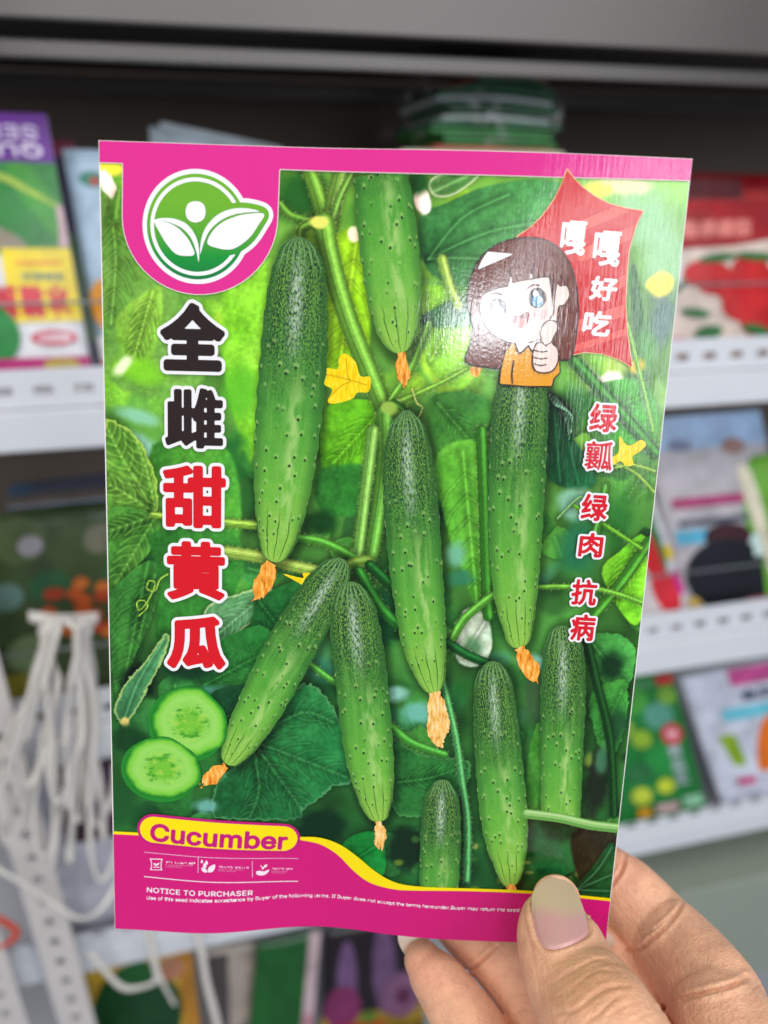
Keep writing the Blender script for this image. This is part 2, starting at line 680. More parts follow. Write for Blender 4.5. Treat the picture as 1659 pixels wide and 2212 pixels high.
# ---- printed plant picture (backdrop) as coloured dense sheet ---------
def build_backdrop():
    nx, ny = 500, 740
    us, vs = np.linspace(0, PW, nx), np.linspace(0, PH, ny)
    X, Y = np.meshgrid(us, vs)
    IMG = np.zeros(X.shape + (3,))

    def blend(sl, m, col):
        IMG[sl] = IMG[sl] * (1 - m[..., None]) + np.asarray(col) * m[..., None]

    def crop(p, mg):
        x0, y0 = p.min(0) - mg
        x1, y1 = p.max(0) + mg
        i0, i1 = np.searchsorted(us, [x0, x1])
        j0, j1 = np.searchsorted(vs, [y0, y1])
        return (slice(max(j0, 0), max(j1, 0)), slice(max(i0, 0), max(i1, 0)))

    def C(c):
        return np.array(c, float) / 255

    def blob(x, y, rx, ry, col, a=1.0, rot=0, hard=0.0):
        c = q([(x, y)])[0]
        rx, ry = rx * L, ry * L
        R = max(rx, ry) * 2.2
        sl = crop(np.array([c - R, c + R]), 0)
        dx, dy = X[sl] - c[0], Y[sl] - c[1]
        r = math.radians(rot)
        dx, dy = dx * math.cos(r) + dy * math.sin(r), -dx * math.sin(r) + dy * math.cos(r)
        k = np.sqrt((dx / rx) ** 2 + (dy / ry) ** 2)
        k = k + 0.5 * (NZ.fbm(X[sl] * 0.35 + x, Y[sl] * 0.35 + y, 2) - 0.5)
        m = a * (1 - sstep(0.45 + 0.5 * hard, 1.35 - 0.3 * hard, k))
        blend(sl, m, C(col))

    def leaf(px, c1, c2, veins=(), soft=1.5, serr=0.0, a=1.0, rim=None, sub=True, vcol=None, vw=2.2, curve=4, shade=0.35, ang=0):
        p = q(px)
        if curve:
            p = cr(p, True, curve)
        sl = crop(p, 2 + soft * L * 2)
        xs, ys = X[sl], Y[sl]
        if xs.size == 0:
            return
        d = sd_poly(xs, ys, p)
        if serr:
            d = d + serr * L * (NZ2.at(xs * 1.1 + 5, ys * 1.1) + 0.5 * NZ.at(xs * 2.3, ys * 2.3) - 0.75) * 2
        if soft < 3:
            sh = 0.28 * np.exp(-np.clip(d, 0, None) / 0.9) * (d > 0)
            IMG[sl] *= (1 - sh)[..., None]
        m = a * (1 - sstep(-soft * L, soft * L, d))
        f = NZ.fbm(xs * 0.16 + px[0][0], ys * 0.16 + px[0][1], 4)
        fine = NZ2.fbm(xs * 1.3, ys * 1.3, 3) - 0.5
        col = C(c1) * (1 - f[..., None]) + C(c2) * f[..., None]
        cc = p.mean(0)
        g = ((xs - cc[0]) * math.cos(ang) + (ys - cc[1]) * math.sin(ang)) / (np.ptp(p, axis=0).max() + 1e-6)
        mid = NZ.fbm(xs * 0.55 + 3, ys * 0.4, 3) - 0.5
        col = col * (1 + shade * g + 0.24 * fine + 0.26 * mid)[..., None]
        vc = C(vcol) if vcol is not None else np.minimum(C(c2) * 1.25 + 0.06, 1)
        vl = []
        for v in veins:
            vp = cr(q(v), False, 5) if len(v) > 2 else q(v)
            vl.append((vp, vw))
            if sub:
                for k in range(1, 7):
                    t = k / 7 * (len(vp) - 1)
                    i = min(int(t), len(vp) - 2)
                    o = vp[i] + (vp[i + 1] - vp[i]) * (t - i)
                    dr = vp[i + 1] - vp[i]
                    dr = dr / (np.linalg.norm(dr) + 1e-9)
                    ln = np.linalg.norm(vp[-1] - vp[0]) * 0.34 * (1.1 - 0.6 * k / 7)
                    for sgn in (-1, 1):
                        b = math.radians(48) * sgn
                        e = np.array([dr[0] * math.cos(b) - dr[1] * math.sin(b), dr[0] * math.sin(b) + dr[1] * math.cos(b)])
                        e2 = dr * 0.6 + e * 0.6
                        vl.append((np.array([o, o + e * ln * 0.5, o + e * ln * 0.5 + e2 * ln * 0.5]), vw * 0.5))
        for vp, w in vl:
            ww = w * L
            dv = seg_dist(xs, ys, vp, False)
            rel = 1 if w == vw else 0.7
            col = col * (1 - 0.15 * rel * np.exp(-((dv - ww * 4.0) / (ww * 3.6)) ** 2))[..., None]
            k = (0.4 * rel * np.exp(-(dv / (ww * 1.2)) ** 2))[..., None]
            col = col * (1 - k) + vc * k
        if rim is not None:
            k = (0.75 * np.exp(-((d + 0.25) / 0.28) ** 2))[..., None]
            col = col * (1 - k) + C(rim) * k
        IMG[sl] = IMG[sl] * (1 - m[..., None]) + np.clip(col, 0, 1) * m[..., None]

    def stem(px, w0, w1, col, hi=None, fuzz=True, soft=0.9):
        p = cr(q(px), False, 6)
        sl = crop(p, max(w0, w1) * L + 1.2)
        xs, ys = X[sl], Y[sl]
        if xs.size == 0:
            return
        best = np.full(xs.shape, 1e9)
        side = np.zeros(xs.shape)
        wd = np.zeros(xs.shape)
        n = len(p)
        for i in range(n - 1):
            e = p[i + 1] - p[i]
            l2 = e @ e + 1e-9
            t = np.clip(((xs - p[i, 0]) * e[0] + (ys - p[i, 1]) * e[1]) / l2, 0, 1)
            dx, dy = xs - p[i, 0] - t * e[0], ys - p[i, 1] - t * e[1]
            dd = np.hypot(dx, dy)
            k = dd < best
            best = np.where(k, dd, best)
            side = np.where(k, np.sign(e[0] * dy - e[1] * dx) * dd, side)
            wd = np.where(k, (w0 + (w1 - w0) * (i + t) / (n - 1)) * L / 2, wd)
        s = side / np.maximum(wd, 1e-3)
        col = C(col)
        hi = C(hi) if hi is not None else np.minimum(col * 1.45 + 0.08, 1)
        k = np.exp(-((s - 0.3) / 0.38) ** 2)[..., None]
        cc = col * (0.62 + 0.45 * (1 - np.abs(np.clip(s, -1, 1))))[..., None]
        cc = cc * (1 - 0.5 * k) + hi * 0.5 * k
        groove = (np.exp(-((s + 0.3) / 0.12) ** 2) + 0.7 * np.exp(-((s - 0.02) / 0.1) ** 2))[..., None]
        cc = cc * (1 - 0.28 * groove)
        cc = cc * np.array([1.03, 1.0, 0.92])
        cc = cc * (1 + 0.16 * (NZ.fbm(xs * 1.6, ys * 1.6, 2) - 0.5))[..., None]
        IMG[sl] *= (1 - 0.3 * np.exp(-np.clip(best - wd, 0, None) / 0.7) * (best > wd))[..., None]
        if fuzz:
            hz = 0.4 * np.exp(-((best - wd - 0.1) / 0.3) ** 2) * sstep(0.45, 0.9, NZ2.at(xs * 3.3, ys * 3.3))
            blend(sl, hz, C((200, 225, 170)))
        m = 1 - sstep(-soft * L, soft * L, best - wd)
        IMG[sl] = IMG[sl] * (1 - m[..., None]) + np.clip(cc, 0, 1) * m[..., None]

    # --- out of focus greenery behind everything
    up_ = (Y / PH)[..., None]
    IMG[:] = C((36, 78, 46)) * (1 - up_) + C((106, 164, 82)) * up_
    f = NZ.fbm(X * 0.09, Y * 0.09, 3)[..., None]
    IMG[:] = IMG * (0.6 + 0.8 * f)
    R = np.random.default_rng(5)
    for k in range(150):
        x, y = R.uniform(220, 1480), R.uniform(360, 1920)
        t = (y - 360) / 1560
        pal = [(120, 184, 72), (74, 142, 62), (150, 205, 120), (52, 112, 58), (40, 92, 52)] if t < 0.42 else [(40, 92, 52), (24, 58, 38), (62, 128, 84), (86, 150, 128), (30, 74, 40), (20, 40, 28)]
        blob(x, y, R.uniform(16, 60), R.uniform(14, 50), pal[R.integers(len(pal))], R.uniform(0.3, 0.7), R.uniform(0, 180))
    for k in range(120):
        x, y = R.uniform(220, 1480), R.uniform(380, 1920)
        t = (y - 360) / 1560
        pal = [((104, 168, 62), (136, 194, 88)), ((84, 146, 66), (112, 170, 90)), ((136, 192, 64), (156, 208, 90))] if t < 0.4 else [((40, 92, 50), (60, 122, 66)), ((52, 112, 60), (80, 146, 86)), ((24, 56, 34), (42, 84, 50)), ((70, 134, 62), (98, 164, 84))]
        c1, c2 = pal[R.integers(len(pal))]
        n_, r0, ph = 9, R.uniform(26, 70), R.uniform(0, 6)
        pts = [(x + r0 * (0.6 + 0.5 * R.random()) * math.cos(ph + 6.283 * i / n_), y + r0 * (0.6 + 0.6 * R.random()) * math.sin(ph + 6.283 * i / n_)) for i in range(n_)]
        vn = [[(x - r0 * 0.6 * math.cos(ph), y - r0 * 0.6 * math.sin(ph)), (x + r0 * 0.6 * math.cos(ph), y + r0 * 0.6 * math.sin(ph))]]
        leaf(pts, c1, c2, vn if (k % 3 and t > 0.35) else (), soft=R.uniform(1.5, 7) if t > 0.35 else R.uniform(5, 10), vw=R.uniform(1.2, 2.2), a=R.uniform(0.6, 0.95), serr=R.uniform(0, 3), sub=bool(k % 2), ang=R.uniform(0, 6))
    # --- upper left
    leaf([(215, 430), (262, 470), (300, 560), (420, 640), (440, 820), (330, 860), (215, 780)], (84, 138, 66), (116, 164, 96), [[(240, 460), (250, 560), (240, 700)]], soft=6, a=0.9, vw=1.6)
    blob(240, 366, 34, 16, (206, 218, 92), 1)
    blob(236, 402, 15, 30, (238, 244, 238), 1, 25, 0.6)
    leaf([(245, 425), (258, 408), (272, 425), (272, 470), (232, 480)], (78, 130, 62), (110, 160, 80), [[(258, 412), (250, 470)]], sub=False)
    leaf([(250, 690), (300, 640), (345, 620), (350, 690), (330, 770), (300, 790), (262, 760)], (104, 164, 70), (140, 190, 96), [[(330, 630), (290, 770)]], soft=4, vw=1.6)
    blob(300, 800, 60, 26, (120, 196, 62), 0.8, -15)
    blob(265, 790, 14, 26, (206, 228, 212), 0.9, -40)
    blob(520, 668, 30, 16, (190, 222, 206), 0.9, 0, 0.4)
    blob(500, 700, 34, 30, (150, 200, 70), 0.8)
    leaf([(490, 560), (560, 500), (580, 700), (560, 900), (540, 1000), (505, 900), (480, 760)], (110, 186, 58), (136, 202, 84), soft=5)
    blob(520, 850, 40, 60, (88, 168, 60), 0.8)
    blob(500, 990, 40, 60, (44, 104, 56), 0.9)
    blob(300, 900, 50, 18, (130, 190, 170), 0.9, -15)
    blob(300, 960, 60, 24, (140, 196, 180), 0.9, -20)
    leaf([(330, 960), (480, 960), (520, 1080), (500, 1180), (360, 1100)], (62, 130, 60), (96, 164, 72), soft=5)
    # --- upper middle and right
    blob(650, 420, 60, 50, (40, 92, 48), 0.9)
    leaf([(700, 540), (790, 500), (800, 640), (790, 800), (740, 860), (700, 760)], (128, 194, 46), (150, 210, 70), [[(770, 520), (730, 820)]], soft=4, vw=1.6)
    leaf([(905, 470), (960, 440), (1060, 400), (1200, 390), (1300, 470), (1250, 600), (1120, 640), (1000, 620), (920, 580)], (58, 124, 74), (84, 150, 96), [[(925, 560), (1060, 500), (1240, 470)], [(925, 560), (1040, 560), (1180, 600)], [(925, 560), (1000, 470), (1100, 420)]], soft=3, vw=1.4, sub=False)
    blob(913, 432, 16, 26, (246, 250, 248), 1, 12, 0.8)
    blob(765, 505, 14, 16, (236, 244, 232), 0.9, 0, 0.5)
    leaf([(925, 395), (960, 372), (1040, 372), (985, 420), (940, 425)], (62, 122, 62), (120, 170, 120), [[(935, 415), (1020, 375)]], sub=False, rim=(190, 215, 190))
    blob(905, 395, 20, 24, (40, 84, 48), 1)
    leaf([(910, 620), (1000, 640), (1040, 760), (1000, 840), (930, 800), (905, 700)], (116, 186, 62), (146, 208, 92), [[(930, 780), (1000, 650)]], soft=4, vw=1.6)
    leaf([(905, 690), (950, 660), (1005, 645), (1020, 700), (960, 705), (925, 705)], (44, 98, 60), (70, 124, 84), soft=2.5)
    blob(1390, 470, 70, 60, (128, 186, 150), 0.9)
    blob(1340, 400, 70, 20, (196, 216, 180), 0.9)
    blob(1290, 410, 30, 16, (206, 210, 92), 0.8)
    blob(1440, 560, 50, 70, (130, 184, 150), 0.9)
    blob(1430, 690, 30, 60, (74, 108, 112), 0.9)
    leaf([(1360, 590), (1375, 580), (1392, 700), (1398, 860), (1385, 860), (1368, 700)], (46, 92, 56), (70, 124, 72), soft=3)
    blob(1428, 616, 26, 26, (240, 220, 100), 1, 0, 0.4)
    blob(1390, 760, 30, 50, (84, 150, 84), 0.8)
    blob(1330, 790, 26, 26, (160, 200, 90), 0.8)
    blob(1375, 790, 18, 16, (232, 214, 80), 0.9)
    blob(1310, 830, 42, 26, (214, 232, 222), 1, 20, 0.6)
    leaf([(1270, 850), (1330, 820), (1400, 830), (1420, 930), (1380, 960), (1290, 930)], (66, 150, 62), (92, 172, 78), [[(1285, 900), (1400, 850)]], soft=3, vw=1.4)
    blob(1240, 880, 40, 50, (40, 96, 54), 0.8)
    # --- middle
    leaf([(700, 890), (760, 862), (822, 880), (830, 960), (815, 1012), (740, 1012), (696, 1014)], (86, 160, 46), (112, 184, 60), [[(820, 890), (720, 1000)]], soft=2, vw=1.6)
    leaf([(690, 1014), (830, 1012), (830, 1100), (700, 1110)], (50, 116, 56), (66, 132, 66), soft=6)
    leaf([(930, 860), (1000, 845), (1060, 870), (1050, 940), (1040, 990), (960, 1000), (930, 930)], (48, 104, 52), (80, 140, 70), [[(945, 870), (1040, 980)]], soft=2.5, vw=1.4)
    leaf([(945, 980), (1040, 960), (1052, 1120), (1045, 1260), (1040, 1335), (1000, 1240), (960, 1120)], (84, 158, 62), (108, 178, 80), [[(1000, 975), (1030, 1300)]], soft=4, vw=1.8)
    blob(985, 1200, 24, 30, (110, 170, 150), 0.9)
    blob(995, 1250, 30, 20, (60, 120, 96), 0.9)
    leaf([(1180, 850), (1215, 870), (1228, 930), (1275, 1000), (1280, 1052), (1190, 1040), (1175, 950)], (24, 66, 46), (44, 104, 70), [[(1195, 860), (1210, 1040)], [(1225, 940), (1250, 1045)]], soft=1.5, vw=1.6, sub=False)
    for k in range(7):
        stem([(1180 + 3 * k, 850 + 4 * k), (1205 + 5 * k, 862 + 6 * k), (1218 + 2 * k, 900 + 8 * k)], 3, 2, (120, 190, 170), fuzz=False)
    blob(1240, 1090, 40, 40, (128, 182, 164), 0.9, 0, 0.3)
    blob(1250, 1180, 50, 60, (48, 110, 84), 0.9)
    blob(1330, 1120, 50, 60, (54, 116, 60), 0.8)
    leaf([(1340, 1190), (1395, 1160), (1390, 1320), (1360, 1345), (1300, 1240)], (96, 178, 58), (140, 206, 70), [[(1380, 1180), (1320, 1300)]], soft=2, vw=1.6)
    blob(900, 1540, 40, 26, (110, 170, 160), 0.9)
    blob(850, 1500, 34, 20, (140, 190, 180), 0.9, 15)
    blob(820, 1540, 44, 26, (46, 100, 70), 0.9)
    blob(700, 1450, 40, 30, (60, 120, 96), 0.9)
    blob(830, 1330, 24, 70, (30, 80, 52), 0.8)
    blob(690, 1130, 40, 30, (26, 62, 34), 0.9)
    # --- left side leaves
    leaf([(225, 920), (262, 918), (300, 950), (330, 1010), (342, 1080), (330, 1112), (290, 1108), (225, 1090)], (92, 158, 70), (128, 182, 92), [[(338, 1110), (270, 1000), (235, 930)], [(338, 1110), (260, 1060), (222, 1040)], [(338, 1110), (318, 1020), (290, 940)]], soft=1.0, serr=3, rim=(170, 205, 110), vw=2.4)
    leaf([(225, 1105), (340, 1114), (330, 1180), (300, 1220), (250, 1290), (225, 1260)], (66, 124, 60), (104, 160, 80), [[(338, 1112), (228, 1150)], [(338, 1112), (250, 1260)]], soft=1.0, serr=2, vw=2.4)
    leaf([(235, 1290), (320, 1210), (345, 1250), (330, 1330), (290, 1420), (255, 1520), (240, 1400)], (52, 104, 54), (80, 142, 74), [[(320, 1215), (262, 1500)], [(335, 1240), (300, 1380)]], soft=1.2, vw=1.8)
    leaf([(330, 1150), (500, 1150), (520, 1250), (430, 1400), (340, 1400), (345, 1250)], (48, 106, 52), (70, 136, 66), soft=4)
    stem([(362, 1240), (345, 1252), (335, 1275), (318, 1272), (322, 1255), (335, 1262), (318, 1300), (300, 1318), (297, 1300), (312, 1298), (318, 1312), (300, 1330)], 5, 3, (128, 180, 90), fuzz=False)
    leaf([(440, 1320), (490, 1290), (560, 1270), (590, 1275), (560, 1330), (500, 1375), (460, 1390)], (76, 136, 90), (120, 172, 130), [[(585, 1275), (470, 1370)]], soft=1.0, serr=2, rim=(190, 210, 160), vw=1.6)
    leaf([(560, 1290), (690, 1240), (680, 1330), (600, 1420), (540, 1370), (548, 1320)], (34, 86, 50), (54, 116, 62), [[(560, 1300), (640, 1400)]], soft=1.6, vw=1.4)
    leaf([(430, 1420), (560, 1350), (600, 1420), (560, 1490), (470, 1520)], (38, 98, 50), (60, 122, 66), [[(440, 1480), (590, 1400)]], soft=2.5, vw=1.4)
    blob(300, 1470, 46, 44, (20, 34, 26), 1, 40, 0.3)
    blob(400, 1450, 60, 26, (26, 56, 40), 0.9)
    blob(470, 1500, 46, 20, (90, 150, 140), 0.8)
    leaf([(262, 1565), (248, 1530), (275, 1470), (320, 1420), (352, 1372), (366, 1380), (345, 1440), (318, 1490), (285, 1550)], (58, 112, 76), (92, 150, 108), [[(355, 1380), (300, 1470), (268, 1555)]], soft=0.9, serr=2.5, rim=(176, 196, 130), vw=1.4, sub=False)
    blob(270, 1560, 10, 12, (206, 190, 120), 0.9, 0, 0.5)
    blob(280, 1600, 50, 40, (28, 62, 38), 0.9)
    blob(260, 1740, 40, 60, (40, 84, 50), 0.9)
    leaf([(455, 1500), (530, 1480), (580, 1500), (560, 1560), (480, 1580)], (26, 68, 46), (44, 92, 60), [[(470, 1560), (570, 1500)]], soft=1.4, vw=1.2, sub=True)
    leaf([(560, 1560), (620, 1500), (660, 1478), (700, 1500), (735, 1560), (755, 1620), (760, 1690), (720, 1700), (690, 1725), (655, 1750), (640, 1770), (500, 1770), (460, 1760), (470, 1690), (520, 1640)], (34, 92, 56), (58, 126, 76), [[(545, 1600), (650, 1540), (720, 1560)], [(545, 1600), (650, 1640), (750, 1680)], [(545, 1600), (560, 1700), (540, 1765)], [(545, 1600), (610, 1690), (650, 1745)]], soft=0.9, serr=4, vw=1.9, vcol=(110, 165, 110), rim=(100, 150, 110))
    blob(445, 1742, 30, 20, (112, 166, 156), 0.9)
    blob(690, 1790, 60, 50, (22, 52, 36), 1, 0, 0.3)
    leaf([(740, 1830), (775, 1800), (815, 1800), (832, 1840), (828, 1890), (790, 1890)], (24, 104, 50), (44, 132, 66), [[(760, 1860), (825, 1820)]], soft=1.6, vw=1.2, sub=False)
    # --- lower middle and right
    leaf([(845, 1600), (900, 1625), (980, 1640), (1015, 1650), (1000, 1710), (930, 1760), (850, 1750)], (42, 98, 56), (70, 132, 72), [[(860, 1690), (930, 1680), (1005, 1655)]], soft=1.0, serr=3, vw=1.6, rim=(90, 140, 90))
    blob(880, 1830, 50, 60, (26, 50, 34), 1, 0, 0.3)
    for k in range(26):
        x, y = R.uniform(850, 1320), R.uniform(1790, 1930)
        blob(x, y, R.uniform(4, 14), R.uniform(4, 12), [(120, 140, 60), (70, 110, 60), (170, 170, 100), (40, 80, 50)][k % 4], 0.7)
    leaf([(1000, 1320), (1050, 1330), (1062, 1400), (1030, 1440), (985, 1420)], (150, 180, 160), (196, 212, 196), [[(1050, 1340), (1000, 1420)]], soft=2.5, vw=1.4, sub=False)
    blob(1020, 1400, 26, 30, (60, 110, 70), 0.7)
    blob(1160, 1500, 30, 90, (60, 84, 60), 0.8)
    blob(1150, 1430, 40, 20, (120, 176, 160), 0.9)
    leaf([(1140, 1640), (1165, 1560), (1170, 1700), (1160, 1760), (1140, 1750)], (60, 116, 50), (84, 140, 70), soft=3)
    leaf([(1265, 1380), (1330, 1370), (1372, 1400), (1360, 1480), (1330, 1520), (1290, 1450)], (60, 128, 66), (90, 160, 90), [[(1280, 1390), (1350, 1480)]], soft=1.2, serr=3, vw=1.4)
    leaf([(1275, 1500), (1350, 1470), (1352, 1560), (1320, 1640), (1290, 1600)], (86, 160, 76), (60, 124, 66), [[(1345, 1490), (1300, 1590)]], soft=1.4, serr=3, vw=1.4)
    blob(1320, 1440, 34, 34, (24, 50, 34), 0.9)
    blob(1330, 1570, 26, 50, (36, 70, 50), 0.8)
    blob(1290, 1690, 30, 90, (38, 48, 36), 1, 0, 0.3)
    blob(1270, 1640, 10, 20, (150, 180, 90), 0.7)
    blob(1300, 1640, 16, 40, (84, 140, 110), 0.7)
    leaf([(1140, 1770), (1180, 1770), (1240, 1800), (1250, 1870), (1180, 1900), (1145, 1850)], (30, 78, 48), (48, 100, 60), soft=3)
    leaf([(1235, 1800), (1330, 1800), (1330, 1900), (1260, 1915)], (44, 40, 34), (60, 62, 44), soft=4)
    leaf([(1240, 1925), (1275, 1880), (1325, 1820), (1322, 1935)], (24, 66, 40), (40, 96, 58), [[(1245, 1922), (1290, 1880), (1322, 1830)], [(1245, 1922), (1320, 1890)], [(1245, 1922), (1318, 1925)]], soft=1.4, sub=False, vcol=(130, 180, 150), vw=1.6)
    # --- stems
    G = (104, 164, 84)
    stem([(605, 440), (630, 466), (690, 482)], 14, 18, (92, 150, 76))
    stem([(668, 368), (690, 430), (702, 480)], 30, 36, G)
    stem([(738, 368), (722, 430), (712, 490)], 32, 34, (112, 170, 96))
    stem([(760, 372), (735, 420), (718, 470)], 12, 16, (104, 160, 92))
    stem([(650, 520), (652, 495), (676, 482)], 14, 20, (90, 140, 70))
    stem([(700, 480), (714, 560), (752, 690), (800, 810), (832, 890)], 42, 38, G)
    stem([(832, 890), (832, 980), (818, 1100), (800, 1205)], 38, 34, (96, 158, 84))
    stem([(806, 930), (790, 1060), (772, 1210)], 26, 24, (116, 178, 104))
    blob(690, 480, 22, 12, (186, 208, 120), 1, 0, 0.5)
    stem([(836, 878), (890, 856), (955, 826), (1010, 796)], 16, 8, (112, 174, 84))
    stem([(846, 862), (886, 800), (915, 730), (926, 700)], 16, 14, (104, 170, 84))
    stem([(880, 895), (868, 880), (850, 870)], 14, 16, (60, 110, 56))
    blob(840, 882, 18, 14, (130, 170, 90), 1, 0, 0.5)
    stem([(890, 840), (900, 870), (912, 880), (905, 900)], 4, 3, (150, 190, 120), fuzz=False)
    stem([(330, 1112), (420, 1122), (552, 1135)], 14, 20, (130, 186, 92))
    stem([(490, 1192), (560, 1203), (640, 1224), (720, 1240)], 28, 26, (150, 196, 110), (190, 220, 150))
    stem([(630, 1160), (700, 1172), (770, 1208)], 20, 22, (84, 154, 76))
    stem([(755, 1262), (750, 1232), (762, 1216), (795, 1212)], 16, 30, (120, 178, 92), (170, 205, 130))
    stem([(800, 1222), (830, 1250), (870, 1290)], 26, 24, (36, 92, 50))
    stem([(775, 1235), (820, 1310), (860, 1350)], 26, 26, (54, 122, 60))
    stem([(650, 1420), (710, 1465), (740, 1480)], 16, 18, (84, 154, 80))
    stem([(845, 1570), (890, 1605), (960, 1630)], 24, 20, (78, 150, 76))
    stem([(955, 560), (972, 620), (990, 660)], 20, 18, (140, 200, 110))
    stem([(1240, 780), (1320, 868), (1415, 978)], 26, 26, (56, 122, 58))
    stem([(1355, 700), (1390, 840), (1410, 930)], 10, 8, (110, 176, 90))
    stem([(1040, 930), (1046, 1080), (1052, 1280), (1055, 1330)], 24, 26, (64, 130, 60))
    stem([(972, 1392), (1004, 1336), (1064, 1286)], 20, 20, (92, 158, 80))
    stem([(966, 1388), (1010, 1415), (1052, 1432)], 22, 22, (34, 92, 54))
    stem([(956, 1470), (984, 1590), (998, 1690), (1010, 1780), (1008, 1900)], 16, 18, (88, 156, 110))
    stem([(1138, 1756), (1210, 1766), (1275, 1782), (1332, 1786)], 22, 24, (130, 188, 110), (176, 216, 150))
    stem([(1402, 1170), (1340, 1260), (1262, 1352)], 26, 24, (74, 140, 64))
    stem([(1165, 1268), (1260, 1268), (1330, 1282), (1392, 1304)], 12, 12, (104, 172, 80))
    stem([(1265, 1370), (1288, 1470), (1318, 1600), (1326, 1760)], 20, 18, (34, 76, 46), (60, 112, 66), fuzz=False)
    stem([(1240, 1092), (1300, 1130), (1385, 1185)], 9, 9, (100, 172, 70))
    stem([(1320, 1000), (1370, 1020), (1412, 1062)], 6, 6, (130, 190, 96))
    stem([(1330, 1010), (1370, 1005), (1415, 1018)], 6, 6, (130, 190, 96))
    stem([(1280, 1180), (1300, 1100), (1310, 1050)], 18, 14, (84, 150, 80), fuzz=False, soft=4)
    stem([(1205, 1120), (1250, 1075), (1262, 1085)], 6, 5, (110, 160, 120), fuzz=False)
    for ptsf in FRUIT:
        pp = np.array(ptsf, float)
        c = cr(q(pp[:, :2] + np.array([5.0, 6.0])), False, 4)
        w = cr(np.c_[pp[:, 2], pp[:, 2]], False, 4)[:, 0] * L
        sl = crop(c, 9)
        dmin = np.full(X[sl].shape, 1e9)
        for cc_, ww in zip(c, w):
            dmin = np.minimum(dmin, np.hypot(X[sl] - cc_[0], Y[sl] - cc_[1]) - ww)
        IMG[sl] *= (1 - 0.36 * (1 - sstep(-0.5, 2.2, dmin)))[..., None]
    # grain of the print
    IMG[:] = np.clip(IMG * (1 + 0.05 * (np.random.default_rng(1).random(X.shape)[..., None] - 0.5)), 0, 1)
    # yellower greens in the upper part of the printed photograph
    IMG[..., 0] *= 1 + 0.14 * up_[..., 0]
    IMG[..., 2] *= 1 - 0.05 * up_[..., 0]
    # a touch more colour
    gr = IMG.mean(-1, keepdims=True)
    IMG[:] = np.clip(gr + (IMG - gr) * 1.12, 0, 1)
    IMG[:] = np.clip(0.5 + (IMG - 0.5) * 1.2 + 0.012, 0, 1)

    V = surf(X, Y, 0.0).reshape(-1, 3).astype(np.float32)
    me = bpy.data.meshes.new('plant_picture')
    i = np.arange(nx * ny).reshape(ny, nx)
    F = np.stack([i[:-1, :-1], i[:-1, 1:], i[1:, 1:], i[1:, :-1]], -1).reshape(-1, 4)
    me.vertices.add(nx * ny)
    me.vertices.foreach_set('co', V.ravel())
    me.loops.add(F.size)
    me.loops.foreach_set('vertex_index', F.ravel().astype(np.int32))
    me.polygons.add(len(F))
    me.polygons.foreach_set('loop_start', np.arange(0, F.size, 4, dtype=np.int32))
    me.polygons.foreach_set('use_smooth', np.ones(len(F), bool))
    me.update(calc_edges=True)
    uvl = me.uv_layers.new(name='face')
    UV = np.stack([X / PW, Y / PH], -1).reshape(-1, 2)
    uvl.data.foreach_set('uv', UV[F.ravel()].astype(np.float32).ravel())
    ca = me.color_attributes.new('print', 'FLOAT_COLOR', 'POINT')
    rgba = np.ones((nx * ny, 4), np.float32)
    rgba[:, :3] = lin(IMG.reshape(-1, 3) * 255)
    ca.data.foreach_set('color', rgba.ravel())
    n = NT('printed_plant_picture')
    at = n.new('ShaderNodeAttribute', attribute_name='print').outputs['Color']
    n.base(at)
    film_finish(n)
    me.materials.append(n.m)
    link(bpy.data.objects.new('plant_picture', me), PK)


build_backdrop()


